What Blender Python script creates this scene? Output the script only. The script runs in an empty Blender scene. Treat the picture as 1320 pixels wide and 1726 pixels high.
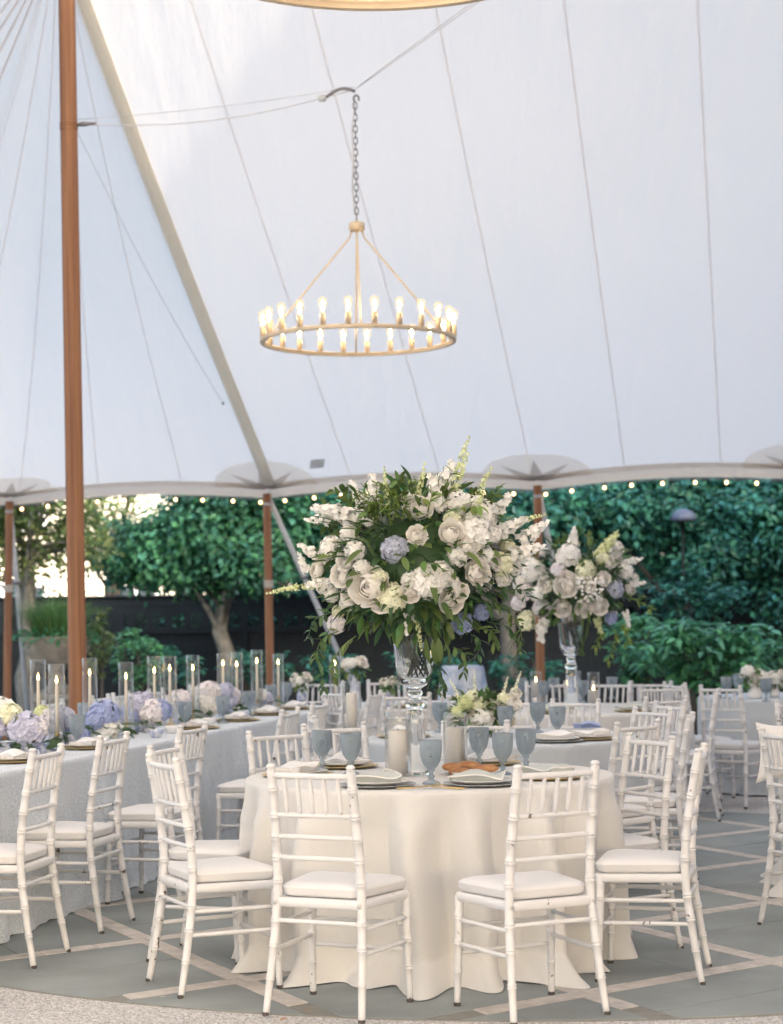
import bpy, math, random
from mathutils import Vector, Matrix, noise as mnoise
PI = math.pi
random.seed(7)
SC = bpy.context.scene
COL = SC.collection
# ------------------------------------------------------------------ camera
F = 3150.0; H0 = 1.445; CX, CY = 660.0, 1046.0; ROLL = math.radians(0.8)
cr, sr = math.cos(ROLL), math.sin(ROLL)
cd = bpy.data.cameras.new('camera'); cam = bpy.data.objects.new('camera', cd); COL.objects.link(cam)
cd.sensor_fit = 'HORIZONTAL'; cd.sensor_width = 36.0; cd.lens = 36.0 * F / 1320.0
cd.shift_y = (CY - 863.0) / 1320.0
cd.clip_start = 0.1; cd.clip_end = 2000
cam.matrix_world = Matrix.Translation((0, 0, H0)) @ Matrix.Rotation(PI/2, 4, 'X') @ Matrix.Rotation(-ROLL, 4, 'Z')
cd.dof.use_dof = True; cd.dof.focus_distance = 8.0; cd.dof.aperture_fstop = 4.2
SC.camera = cam
# ------------------------------------------------------------------ light
# from the right of the tent, low evening sun (tent axes p 0.75, q -0.54)
SUN = Vector((0.609, -0.796, 0.414)).normalized()
w = bpy.data.worlds.new('World'); SC.world = w; w.use_nodes = True
nt = w.node_tree; nt.nodes.clear()
sky = nt.nodes.new('ShaderNodeTexSky'); sky.sky_type = 'NISHITA'; sky.sun_disc = False
sky.sun_elevation = math.asin(SUN.z); sky.sun_rotation = math.atan2(SUN.x, SUN.y)
sky.air_density = 1.0; sky.dust_density = 5.0; sky.ozone_density = 1.0
bg = nt.nodes.new('ShaderNodeBackground'); bg.inputs[1].default_value = 0.15
wo = nt.nodes.new('ShaderNodeOutputWorld')
nt.links.new(sky.outputs[0], bg.inputs[0]); nt.links.new(bg.outputs[0], wo.inputs[0])
sd = bpy.data.lights.new('sun', 'SUN'); sd.energy = 2.0; sd.angle = math.radians(0.5); sd.color = (1.0, 0.945, 0.87)
sun = bpy.data.objects.new('sun', sd); COL.objects.link(sun)
sun.rotation_euler = (-SUN).to_track_quat('-Z', 'Y').to_euler()
SC.view_settings.view_transform = 'Standard'; SC.view_settings.look = 'None'
SC.view_settings.gamma = 1.0; SC.view_settings.use_curve_mapping = False
SC.view_settings.exposure = 2.38
SC.cycles.max_bounces = 10; SC.cycles.diffuse_bounces = 5; SC.cycles.transmission_bounces = 10
SC.cycles.transparent_max_bounces = 24; SC.cycles.caustics_reflective = False; SC.cycles.caustics_refractive = False

# ------------------------------------------------------------------ pixel -> place
def ray(px, py):
    u, v = px - CX, CY - py
    return (u*cr + v*sr)/F, (-u*sr + v*cr)/F
def at(px, py, d):
    a, b = ray(px, py); return Vector((a*d, d, H0 + b*d))
def onz(px, py, z=0.0):
    a, b = ray(px, py); d = (z - H0)/b; return Vector((a*d, d, z))
# ground positions from image pixels under an earlier camera estimate -> remapped to this camera
def GY(y): return 4551.75/(4125.0/y-25.0)
def G(x, y): n = GY(y); return Vector((x/y*0.87302*n, n, 0))
def rnd(a, b): return random.uniform(a, b)

# ------------------------------------------------------------------ materials
def mat(name, col, rough=0.6, var=0.08, scale=8.0, bump=0.0, bscale=60.0, metal=0.0, sheen=0.0, spec=0.4, col2=None,
        island=0.0, trans=0.0, ior=1.45, alpha=1.0, detail=6):
    m = bpy.data.materials.new(name); m.use_nodes = True
    n = m.node_tree.nodes; L = m.node_tree.links; b = n['Principled BSDF']
    b.inputs['Roughness'].default_value = rough; b.inputs['Metallic'].default_value = metal
    b.inputs['Specular IOR Level'].default_value = spec; b.inputs['IOR'].default_value = ior
    b.inputs['Sheen Weight'].default_value = sheen; b.inputs['Transmission Weight'].default_value = trans
    tc = n.new('ShaderNodeTexCoord'); nz = n.new('ShaderNodeTexNoise')
    nz.inputs['Scale'].default_value = scale; nz.inputs['Detail'].default_value = detail
    L.new(tc.outputs['Object'], nz.inputs['Vector'])
    rp = n.new('ShaderNodeValToRGB')
    c2 = col2 or tuple(min(1, c*(1+var)) for c in col)
    c1 = col if col2 else tuple(c*(1-var) for c in col)
    rp.color_ramp.elements[0].color = (*c1, 1); rp.color_ramp.elements[1].color = (*c2, 1)
    rp.color_ramp.elements[0].position = 0.3; rp.color_ramp.elements[1].position = 0.7
    L.new(nz.outputs[0], rp.inputs[0]); out = rp.outputs[0]
    if island:
        g = n.new('ShaderNodeNewGeometry'); hs = n.new('ShaderNodeHueSaturation')
        mr = n.new('ShaderNodeMapRange'); mr.inputs[3].default_value = 1-island; mr.inputs[4].default_value = 1+island
        L.new(g.outputs['Random Per Island'], mr.inputs[0]); L.new(mr.outputs[0], hs.inputs['Value'])
        ml = n.new('ShaderNodeMath'); ml.operation = 'MULTIPLY_ADD'; ml.inputs[1].default_value = 7.31; ml.inputs[2].default_value = 0
        fr = n.new('ShaderNodeMath'); fr.operation = 'FRACT'
        L.new(g.outputs['Random Per Island'], ml.inputs[0]); L.new(ml.outputs[0], fr.inputs[0])
        m2 = n.new('ShaderNodeMapRange'); m2.inputs[3].default_value = 0.5-island*0.13; m2.inputs[4].default_value = 0.5+island*0.06
        L.new(fr.outputs[0], m2.inputs[0]); L.new(m2.outputs[0], hs.inputs['Hue'])
        L.new(out, hs.inputs['Color']); out = hs.outputs[0]
    L.new(out, b.inputs['Base Color'])
    if bump:
        n2 = n.new('ShaderNodeTexNoise'); n2.inputs['Scale'].default_value = bscale; n2.inputs['Detail'].default_value = 4
        L.new(tc.outputs['Object'], n2.inputs['Vector'])
        bp = n.new('ShaderNodeBump'); bp.inputs['Strength'].default_value = bump; bp.inputs['Distance'].default_value = 0.01
        L.new(n2.outputs[0], bp.inputs['Height']); L.new(bp.outputs[0], b.inputs['Normal'])
    m['bsdf'] = 1
    return m
def leafmat(name, col, var=0.35, rough=0.4, tl=0.35, scale=1.2):
    m = mat(name, col, rough, 0.03 if 'petal' in name else 0.4, scale, island=var)
    n = m.node_tree.nodes; L = m.node_tree.links; b = n['Principled BSDF']
    src = b.inputs['Base Color'].links[0].from_socket
    t = n.new('ShaderNodeBsdfTranslucent'); mx = n.new('ShaderNodeMixShader'); mx.inputs[0].default_value = tl
    L.new(src, t.inputs[0]); L.new(b.outputs[0], mx.inputs[1]); L.new(t.outputs[0], mx.inputs[2])
    L.new(mx.outputs[0], n['Material Output'].inputs[0])
    return m
def canvasmat(name, col, tcol, fac=0.5):
    m = bpy.data.materials.new(name); m.use_nodes = True; n = m.node_tree.nodes; L = m.node_tree.links
    n.remove(n['Principled BSDF'])
    tc = n.new('ShaderNodeTexCoord'); nz = n.new('ShaderNodeTexNoise'); nz.inputs['Scale'].default_value = 0.7; nz.inputs['Detail'].default_value = 5
    L.new(tc.outputs['Object'], nz.inputs['Vector'])
    def ramp(c):
        r = n.new('ShaderNodeValToRGB'); r.color_ramp.elements[0].color = (*[x*0.96 for x in c], 1); r.color_ramp.elements[1].color = (*c, 1)
        L.new(nz.outputs[0], r.inputs[0]); return r
    d = n.new('ShaderNodeBsdfDiffuse'); t = n.new('ShaderNodeBsdfTranslucent'); mx = n.new('ShaderNodeMixShader'); mx.inputs[0].default_value = fac
    L.new(ramp(col).outputs[0], d.inputs[0]); L.new(ramp(tcol).outputs[0], t.inputs[0])
    n2 = n.new('ShaderNodeTexNoise'); n2.inputs['Scale'].default_value = 2.2; n2.inputs['Detail'].default_value = 5
    mpc = n.new('ShaderNodeMapping'); mpc.inputs['Rotation'].default_value = (0, 0, math.radians(11)); mpc.inputs['Scale'].default_value = (1.6, 0.35, 0.5)
    L.new(tc.outputs['Object'], mpc.inputs[0]); L.new(mpc.outputs[0], n2.inputs['Vector'])
    bp = n.new('ShaderNodeBump'); bp.inputs['Strength'].default_value = 0.4; bp.inputs['Distance'].default_value = 0.06
    L.new(n2.outputs[0], bp.inputs['Height']); L.new(bp.outputs[0], d.inputs['Normal']); L.new(bp.outputs[0], t.inputs['Normal'])
    L.new(d.outputs[0], mx.inputs[1]); L.new(t.outputs[0], mx.inputs[2]); L.new(mx.outputs[0], n['Material Output'].inputs[0])
    return m
def glassmat(name, tint=(0.96, 0.98, 0.98), refl=1.0, rough=0.02):
    m = bpy.data.materials.new(name); m.use_nodes = True; n = m.node_tree.nodes; L = m.node_tree.links
    n.remove(n['Principled BSDF'])
    tr = n.new('ShaderNodeBsdfTransparent'); gl = n.new('ShaderNodeBsdfGlossy'); gl.inputs['Roughness'].default_value = rough
    fr = n.new('ShaderNodeLayerWeight'); fr.inputs[0].default_value = 0.5
    pw = n.new('ShaderNodeMath'); pw.operation = 'POWER'; pw.inputs[1].default_value = 2.6; L.new(fr.outputs['Facing'], pw.inputs[0])
    pa = n.new('ShaderNodeMath'); pa.operation = 'MULTIPLY_ADD'; pa.inputs[1].default_value = 0.8; pa.inputs[2].default_value = 0.03; L.new(pw.outputs[0], pa.inputs[0])
    lw = n.new('ShaderNodeLayerWeight'); lw.inputs[0].default_value = 0.25
    rp = n.new('ShaderNodeValToRGB'); rp.color_ramp.elements[0].color = (*tint, 1); rp.color_ramp.elements[1].color = (*[c*0.8 for c in tint], 1)
    rp.color_ramp.elements[0].position = 0.7
    L.new(lw.outputs['Facing'], rp.inputs[0]); L.new(rp.outputs[0], tr.inputs[0])
    ml = n.new('ShaderNodeMath'); ml.operation = 'MULTIPLY'; ml.inputs[1].default_value = refl
    L.new(pa.outputs[0], ml.inputs[0])
    mx = n.new('ShaderNodeMixShader'); L.new(ml.outputs[0], mx.inputs[0]); L.new(tr.outputs[0], mx.inputs[1]); L.new(gl.outputs[0], mx.inputs[2])
    L.new(mx.outputs[0], n['Material Output'].inputs[0])
    return m
def emit(name, col, s):
    m = bpy.data.materials.new(name); m.use_nodes = True; n = m.node_tree.nodes
    b = n['Principled BSDF']; b.inputs['Base Color'].default_value = (*col, 1)
    b.inputs['Emission Color'].default_value = (*col, 1); b.inputs['Emission Strength'].default_value = s
    return m

def chairpaint():
    m = mat('chair paint', (0.705, 0.705, 0.715), 0.42, 0.03, 6.0, bump=0.05, bscale=40)
    n = m.node_tree.nodes; L = m.node_tree.links; b = n['Principled BSDF']
    src = b.inputs['Base Color'].links[0].from_socket
    tc = n.new('ShaderNodeTexCoord'); oi = n.new('ShaderNodeObjectInfo')
    ad = n.new('ShaderNodeVectorMath'); ad.operation = 'ADD'; L.new(tc.outputs['Object'], ad.inputs[0])
    sc = n.new('ShaderNodeVectorMath'); sc.operation = 'SCALE'; sc.inputs[0].default_value = (31, 17, 53); L.new(oi.outputs['Random'], sc.inputs['Scale'])
    L.new(sc.outputs[0], ad.inputs[1])
    a = n.new('ShaderNodeTexNoise'); a.inputs['Scale'].default_value = 38; a.inputs['Detail'].default_value = 3
    c = n.new('ShaderNodeTexNoise'); c.inputs['Scale'].default_value = 6; c.inputs['Detail'].default_value = 2
    L.new(ad.outputs[0], a.inputs['Vector']); L.new(ad.outputs[0], c.inputs['Vector'])
    mu = n.new('ShaderNodeMath'); mu.operation = 'MULTIPLY'; L.new(a.outputs[0], mu.inputs[0]); L.new(c.outputs[0], mu.inputs[1])
    rp = n.new('ShaderNodeValToRGB'); rp.color_ramp.elements[0].position = 0.415; rp.color_ramp.elements[1].position = 0.43
    rp.color_ramp.elements[0].color = (0, 0, 0, 1)
    L.new(mu.outputs[0], rp.inputs[0])
    mx = n.new('ShaderNodeMix'); mx.data_type = 'RGBA'; L.new(rp.outputs[0], mx.inputs[0]); L.new(src, mx.inputs[6])
    mx.inputs[7].default_value = (0.16, 0.13, 0.11, 1); L.new(mx.outputs[2], b.inputs['Base Color'])
    return m
def clothmat(name, col, rough=0.85, sheen=0.25, thread=900, spark=0.0, col2=None):
    m = mat(name, col, rough, 0.03, 3.0, sheen=sheen, spec=0.2, col2=col2)
    n = m.node_tree.nodes; L = m.node_tree.links; b = n['Principled BSDF']
    tc = n.new('ShaderNodeTexCoord')
    mp = n.new('ShaderNodeMapping'); mp.inputs['Scale'].default_value = (1, 1, 0.12); L.new(tc.outputs['Object'], mp.inputs[0])
    a = n.new('ShaderNodeTexNoise'); a.inputs['Scale'].default_value = thread*0.25; a.inputs['Detail'].default_value = 2; L.new(mp.outputs[0], a.inputs['Vector'])
    mq = n.new('ShaderNodeMapping'); mq.inputs['Scale'].default_value = (0.12, 0.12, 1); L.new(tc.outputs['Object'], mq.inputs[0])
    a2 = n.new('ShaderNodeTexNoise'); a2.inputs['Scale'].default_value = thread*0.25; a2.inputs['Detail'].default_value = 2; L.new(mq.outputs[0], a2.inputs['Vector'])
    s = n.new('ShaderNodeMath'); s.operation = 'ADD'; L.new(a.outputs[0], s.inputs[0]); L.new(a2.outputs[0], s.inputs[1])
    hgt = s.outputs[0]
    bp = n.new('ShaderNodeBump'); bp.inputs['Strength'].default_value = 0.3; bp.inputs['Distance'].default_value = 0.003
    L.new(hgt, bp.inputs['Height'])
    w2 = n.new('ShaderNodeTexNoise'); w2.inputs['Scale'].default_value = 7; w2.inputs['Detail'].default_value = 4; L.new(tc.outputs['Object'], w2.inputs['Vector'])
    b2 = n.new('ShaderNodeBump'); b2.inputs['Strength'].default_value = 0.35; b2.inputs['Distance'].default_value = 0.02
    L.new(w2.outputs[0], b2.inputs['Height']); L.new(bp.outputs[0], b2.inputs['Normal']); L.new(b2.outputs[0], b.inputs['Normal'])
    if spark:
        v = n.new('ShaderNodeTexNoise'); v.inputs['Scale'].default_value = 110; v.inputs['Detail'].default_value = 4; L.new(tc.outputs['Object'], v.inputs['Vector'])
        rp = n.new('ShaderNodeValToRGB'); rp.color_ramp.elements[0].position = 0.4; rp.color_ramp.elements[1].position = 0.62
        c = col
        rp.color_ramp.elements[0].color = (*[x*(1-spark) for x in c], 1); rp.color_ramp.elements[1].color = (*[min(0.9, x*(1+spark)) for x in c], 1)
        L.new(v.outputs[0], rp.inputs[0]); L.new(rp.outputs[0], b.inputs['Base Color'])
    return m

M = {}
M['paint'] = chairpaint()
M['cushion'] = mat('cushion vinyl', (0.705, 0.70, 0.705), 0.5, 0.02, 5, bump=0.08, bscale=18)
M['foot'] = mat('rubber foot', (0.09, 0.08, 0.075), 0.8)
M['cream_cloth'] = clothmat('cream linen', (0.655, 0.645, 0.63), thread=700)
M['grey_cloth'] = clothmat('grey blue cloth', (0.50, 0.54, 0.58), thread=700)
M['row_cloth'] = clothmat('pale blue sparkle cloth', (0.55, 0.60, 0.655), 0.6, 0.4, 700, spark=0.16)
M['toile'] = mat('toile cloth', (0.28, 0.36, 0.5), 0.85, 0.3, 9, col2=(0.72, 0.75, 0.8))
M['canvas'] = canvasmat('sail canvas', (0.86, 0.825, 0.795), (0.775, 0.705, 0.615), 0.56)
M['beige'] = canvasmat('beige canvas', (0.84, 0.77, 0.69), (0.72, 0.65, 0.57), 0.25)
M['patch'] = canvasmat('patch canvas', (0.88, 0.83, 0.77), (0.93, 0.885, 0.83), 0.82)
M['star'] = canvasmat('star canvas', (0.62, 0.58, 0.54), (0.68, 0.64, 0.60), 0.72)
M['web'] = canvasmat('webbing', (0.85, 0.81, 0.72), (0.86, 0.82, 0.72), 0.5)
M['seam'] = canvasmat('seam tape', (0.86, 0.82, 0.80), (0.92, 0.875, 0.85), 0.8)
M['pole'] = mat('oiled pole wood', (0.20, 0.085, 0.042), 0.5, 0.3, 1.0, bump=0.15, bscale=25, col2=(0.36, 0.175, 0.085), detail=9)
def stretch(m, sc):
    n = m.node_tree.nodes; L = m.node_tree.links
    tc = [x for x in n if x.type == 'TEX_COORD'][0]
    for z in [x for x in n if x.type == 'TEX_NOISE']:
        mp = n.new('ShaderNodeMapping'); mp.inputs['Scale'].default_value = sc
        L.new(tc.outputs['Object'], mp.inputs[0]); L.new(mp.outputs[0], z.inputs['Vector'])
stretch(M['pole'], (34, 34, 0.8))
M['rope'] = mat('rope', (0.55, 0.5, 0.42), 0.9)
M['strap'] = mat('strap', (0.55, 0.56, 0.55), 0.8)
M['gold'] = mat('brushed gold', (0.68, 0.54, 0.37), 0.42, 0.06, 12, metal=0.35, spec=0.5)
M['brass'] = mat('brass', (0.58, 0.42, 0.2), 0.35, 0.1, 12, metal=0.8)
M['steel'] = mat('chain steel', (0.23, 0.22, 0.22), 0.4, 0.1, 20, metal=0.7)
M['cable'] = mat('steel cable', (0.62, 0.59, 0.58), 0.5, metal=0.3)
M['bulb'] = emit('warm bulb', (1.0, 0.74, 0.42), 5.0)
M['filament'] = emit('filament', (1.0, 0.72, 0.36), 40.0)
M['bulb_glass'] = glassmat('bulb glass', (1.0, 0.97, 0.9), 0.7)
M['lit_glass'] = emit('lit bulb glass', (1.0, 0.80, 0.52), 0.5)
def litglass(m):
    n = m.node_tree.nodes; L = m.node_tree.links; b = n['Principled BSDF']
    t = n.new('ShaderNodeBsdfTransparent'); e = n.new('ShaderNodeEmission'); e.inputs[0].default_value = (1.0, 0.78, 0.45, 1); e.inputs[1].default_value = 0.26
    a = n.new('ShaderNodeMixShader'); a.inputs[0].default_value = 0.45; L.new(t.outputs[0], a.inputs[1]); L.new(e.outputs[0], a.inputs[2]); L.new(a.outputs[0], n['Material Output'].inputs[0])
litglass(M['lit_glass'])
M['flame'] = emit('flame', (1.0, 0.62, 0.22), 7.0)
M['festoon'] = emit('festoon bulb', (1.0, 0.62, 0.28), 1.6)
M['glass'] = glassmat('clear glass', (0.985, 0.99, 0.988), 1.0)
M['crystal'] = mat('crystal', (0.95, 0.97, 0.97), 0.02, 0.0, 1, trans=1.0, ior=1.47, spec=0.5)
M['goblet'] = mat('pressed blue glass', (0.56, 0.66, 0.73), 0.16, 0.06, 40, trans=0.8, ior=1.3, spec=0.5, bump=0.5, bscale=140)
def gobletmat():
    m = mat('blue goblet glass', (0.42, 0.485, 0.54), 0.15, 0.06, 40, spec=0.6, bump=0.6, bscale=150)
    n = m.node_tree.nodes; L = m.node_tree.links; b = n['Principled BSDF']
    t = n.new('ShaderNodeBsdfTransparent'); t.inputs[0].default_value = (0.80, 0.855, 0.89, 1)
    lw = n.new('ShaderNodeLayerWeight'); lw.inputs[0].default_value = 0.35
    mr = n.new('ShaderNodeMapRange'); mr.inputs[3].default_value = 0.38; mr.inputs[4].default_value = 0.8; L.new(lw.outputs['Facing'], mr.inputs[0])
    x = n.new('ShaderNodeMixShader'); L.new(mr.outputs[0], x.inputs[0]); L.new(t.outputs[0], x.inputs[1]); L.new(b.outputs[0], x.inputs[2])
    L.new(x.outputs[0], n['Material Output'].inputs[0]); return m
M['goblet'] = gobletmat()
M['wax'] = mat('ivory wax', (0.86, 0.79, 0.68), 0.45, 0.03, 8)
M['pillar_wax'] = mat('white wax', (0.84, 0.80, 0.765), 0.5, 0.03, 8)
M['porcelain'] = mat('porcelain', (0.82, 0.81, 0.80), 0.2, 0.03, 12)
M['blueware'] = mat('blue and white porcelain', (0.12, 0.2, 0.48), 0.25, 0.3, 30, col2=(0.8, 0.8, 0.82))
M['charger'] = mat('gold rimmed charger', (0.62, 0.47, 0.23), 0.35, 0.1, 20, metal=0.6)
M['silver_charger'] = mat('beaded glass charger', (0.55, 0.57, 0.58), 0.25, 0.15, 60, bump=0.4, bscale=150, trans=0.3)
M['napkin'] = clothmat('grey green napkin', (0.50, 0.53, 0.505), thread=1500)
M['trim'] = mat('napkin trim', (0.8, 0.79, 0.76), 0.9)
M['white_napkin'] = clothmat('white napkin', (0.80, 0.79, 0.78), thread=1500)
M['bread'] = mat('bread crust', (0.30, 0.12, 0.05), 0.6, 0.3, 18, bump=0.4, bscale=40, col2=(0.55, 0.3, 0.14))
M['card'] = mat('white card', (0.82, 0.80, 0.79), 0.8, 0.02)
M['rose'] = leafmat('ivory rose petal', (0.97, 0.945, 0.895), 0.03, 0.6, 0.16)
M['white_petal'] = leafmat('white petal', (0.96, 0.95, 0.91), 0.03, 0.6, 0.16)
M['green_white'] = leafmat('greenish white petal', (0.90, 0.91, 0.70), 0.06, 0.6, 0.16)
M['lime_petal'] = leafmat('pale lime petal', (0.74, 0.80, 0.46), 0.12, 0.6, 0.2)
M['lav_petal'] = leafmat('lavender petal', (0.64, 0.65, 0.80), 0.12, 0.6, 0.16)
M['blue_petal'] = leafmat('blue petal', (0.42, 0.48, 0.75), 0.14, 0.6, 0.16)
M['grey_petal'] = leafmat('grey lavender petal', (0.52, 0.55, 0.66), 0.14, 0.6, 0.16)
M['pale_petal'] = leafmat('pale lilac petal', (0.88, 0.85, 0.88), 0.05, 0.6, 0.16)
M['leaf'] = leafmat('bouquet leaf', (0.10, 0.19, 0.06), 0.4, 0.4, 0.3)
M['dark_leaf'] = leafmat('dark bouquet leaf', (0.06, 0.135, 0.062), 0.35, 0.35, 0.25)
M['bright_leaf'] = leafmat('bright fern leaf', (0.19, 0.31, 0.085), 0.3, 0.5, 0.4)
M['stem'] = mat('green stem', (0.10, 0.17, 0.05), 0.6, 0.2)
M['leaf_a'] = leafmat('holly foliage', (0.068, 0.245, 0.19), 0.5, 0.32, 0.3, 0.8)
M['leaf_b'] = leafmat('green oak foliage', (0.08, 0.25, 0.16), 0.5, 0.34, 0.3, 0.8)
M['leaf_c'] = leafmat('sunny foliage', (0.17, 0.245, 0.09), 0.4, 0.4, 0.45, 0.8)
M['leaf_d'] = leafmat('laurel foliage', (0.12, 0.33, 0.18), 0.4, 0.32, 0.3, 0.8)
M['grass'] = leafmat('ornamental grass', (0.15, 0.29, 0.095), 0.35, 0.5, 0.4)
M['bark'] = mat('grey bark', (0.20, 0.19, 0.165), 0.9, 0.3, 9, bump=0.8, bscale=22)
M['twig'] = mat('dark bark', (0.12, 0.105, 0.085), 0.9, 0.3, 9, bump=0.6, bscale=22)
M['fence'] = mat('dark green fence paint', (0.018, 0.026, 0.032), 0.6, 0.2, 5)
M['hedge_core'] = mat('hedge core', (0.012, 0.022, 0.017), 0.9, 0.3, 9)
M['urn'] = mat('weathered stone', (0.34, 0.29, 0.22), 0.9, 0.25, 7, bump=0.5, bscale=35)
M['stucco'] = mat('cream stucco', (0.74, 0.67, 0.54), 0.9, 0.06, 4, bump=0.3, bscale=40)
M['white_trim'] = mat('white trim paint', (0.8, 0.79, 0.76), 0.6)
M['brick'] = mat('red brick', (0.32, 0.15, 0.10), 0.9, 0.2, 3)
M['roof'] = mat('slate roof', (0.12, 0.12, 0.13), 0.8, 0.2, 3)
M['pane'] = mat('window glass', (0.05, 0.06, 0.07), 0.05, 0.1, 3, spec=0.6)
M['soil'] = mat('mulch', (0.06, 0.045, 0.032), 0.95, 0.4, 15, bump=0.8, bscale=40)
M['lamp'] = mat('grey lamp metal', (0.13, 0.15, 0.2), 0.45, 0.08)
M['slab'] = mat('bluestone', (0.252, 0.278, 0.276), 0.75, 0.17, 2.2, bump=0.18, bscale=45, detail=9)
M['joint'] = mat('mortar', (0.24, 0.235, 0.215), 0.95, 0.1, 20)
M['band'] = mat('pink band brick', (0.52, 0.485, 0.455), 0.85, 0.16, 14, bump=0.25, bscale=70)
def aggregate():
    m = mat('exposed aggregate', (0.36, 0.33, 0.30), 0.95, 0.1, 1.2)
    n = m.node_tree.nodes; L = m.node_tree.links; b = n['Principled BSDF']
    tc = n.new('ShaderNodeTexCoord')
    v = n.new('ShaderNodeTexVoronoi'); v.inputs['Scale'].default_value = 130; L.new(tc.outputs['Object'], v.inputs['Vector'])
    rp = n.new('ShaderNodeValToRGB'); e = rp.color_ramp.elements
    e[0].position = 0.0; e[0].color = (0.30, 0.295, 0.29, 1); e[1].position = 1.0; e[1].color = (0.73, 0.72, 0.715, 1)
    x = e.new(0.45); x.color = (0.515, 0.50, 0.49, 1)
    sp = n.new('ShaderNodeSeparateColor'); L.new(v.outputs['Color'], sp.inputs[0]); L.new(sp.outputs[0], rp.inputs[0])
    big = n.new('ShaderNodeTexNoise'); big.inputs['Scale'].default_value = 0.9; big.inputs['Detail'].default_value = 6; L.new(tc.outputs['Object'], big.inputs['Vector'])
    mr = n.new('ShaderNodeMapRange'); mr.inputs[3].default_value = 0.8; mr.inputs[4].default_value = 1.2; L.new(big.outputs[0], mr.inputs[0])
    hs = n.new('ShaderNodeHueSaturation'); L.new(rp.outputs[0], hs.inputs['Color']); L.new(mr.outputs[0], hs.inputs['Value'])
    L.new(hs.outputs[0], b.inputs['Base Color'])
    bp = n.new('ShaderNodeBump'); bp.inputs['Strength'].default_value = 0.7; bp.inputs['Distance'].default_value = 0.008; bp.invert = True
    L.new(v.outputs['Distance'], bp.inputs['Height']); L.new(bp.outputs[0], b.inputs['Normal'])
    return m
M['aggregate'] = aggregate()

# ------------------------------------------------------------------ mesh helpers
class MB:
    def __init__(s): s.v = []; s.f = []
    def add(s, vs, fs):
        o = len(s.v); s.v += [tuple(v) for v in vs]; s.f += [tuple(i+o for i in f) for f in fs]; return s
    def box(s, c, d, rz=0, bev=0):
        x, y, z = d[0]/2, d[1]/2, d[2]/2; ca, sa = math.cos(rz), math.sin(rz)
        b = min(x, y, z)*0.25 if bev is True else bev
        pts = []
        if not b:
            for i in (-x, x):
                for j in (-y, y):
                    for k in (-z, z): pts.append((i, j, k))
            fs = [(0,1,3,2),(4,6,7,5),(0,4,5,1),(2,3,7,6),(0,2,6,4),(1,5,7,3)]
        else:
            def loop(i, j, k): return [(-i,-j,k),(i,-j,k),(i,j,k),(-i,j,k)]
            pts = loop(x-b,y-b,-z)+loop(x,y,-z+b)+loop(x,y,z-b)+loop(x-b,y-b,z)
            fs = [(3,2,1,0),(12,13,14,15)]
            for r in range(3):
                for q in range(4): fs.append((r*4+q, r*4+(q+1)%4, r*4+4+(q+1)%4, r*4+4+q))
        return s.add([(c[0]+p[0]*ca-p[1]*sa, c[1]+p[0]*sa+p[1]*ca, c[2]+p[2]) for p in pts], fs)
    def tube(s, pts, rad, n=8, cap=True, flat=None):
        pts = [Vector(p) for p in pts]; N = len(pts)
        if not isinstance(rad, (list, tuple)): rad = [rad]*N
        o = len(s.v); prev = None
        for i, p in enumerate(pts):
            t = (pts[min(i+1, N-1)] - pts[max(i-1, 0)])
            t = t.normalized() if t.length > 1e-9 else Vector((0, 0, 1))
            if prev is None:
                a = Vector((1, 0, 0)) if abs(t.x) < 0.9 else Vector((0, 1, 0)); u = (a - t*a.dot(t)).normalized()
            else:
                u = prev - t*prev.dot(t); u = u.normalized() if u.length > 1e-6 else Vector((1, 0, 0))
            prev = u; v = t.cross(u)
            for k in range(n):
                a = 2*PI*k/n; s.v.append(tuple(p + (u*math.cos(a) + v*math.sin(a)*(flat or 1))*rad[i]))
        for i in range(N-1):
            for k in range(n): s.f.append((o+i*n+k, o+i*n+(k+1)%n, o+(i+1)*n+(k+1)%n, o+(i+1)*n+k))
        if cap:
            s.f.append(tuple(o+k for k in reversed(range(n)))); s.f.append(tuple(o+(N-1)*n+k for k in range(n)))
        return s
    def lathe(s, prof, n=24, c=(0, 0, 0)):
        o = len(s.v); rows = []
        for r, z in prof:
            if r < 1e-6: s.v.append((c[0], c[1], c[2]+z)); rows.append([len(s.v)-1])
            else:
                st = len(s.v)
                for k in range(n): a = 2*PI*k/n; s.v.append((c[0]+r*math.cos(a), c[1]+r*math.sin(a), c[2]+z))
                rows.append(list(range(st, st+n)))
        for A, B in zip(rows, rows[1:]):
            for k in range(n):
                k2 = (k+1) % n
                if len(A) == 1 and len(B) == 1: continue
                if len(A) == 1: s.f.append((A[0], B[k2], B[k]))
                elif len(B) == 1: s.f.append((A[k], A[k2], B[0]))
                else: s.f.append((A[k], A[k2], B[k2], B[k]))
        return s
    def grid(s, fn, nu, nv):
        o = len(s.v)
        for i in range(nu+1):
            for j in range(nv+1): s.v.append(tuple(fn(i/nu, j/nv)))
        for i in range(nu):
            for j in range(nv):
                a = o+i*(nv+1)+j; s.f.append((a, a+nv+1, a+nv+2, a+1))
        return s
    def xf(s, m):
        s.v = [tuple(m @ Vector(v)) for v in s.v]; return s
    def merge(s, other, m=None):
        vs = other.v if m is None else [tuple(m @ Vector(v)) for v in other.v]
        return s.add(vs, other.f)
    def mesh(s, name, m, smooth=True):
        me = bpy.data.meshes.new(name); me.from_pydata(s.v, [], s.f)
        if m is not None: me.materials.append(m)
        if smooth:
            me.polygons.foreach_set('use_smooth', [True]*len(me.polygons))
        me.update(); return me
    def obj(s, name, m, parent=None, smooth=True, loc=(0, 0, 0)):
        return link(name, s.mesh(name, m, smooth), parent, loc)
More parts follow.
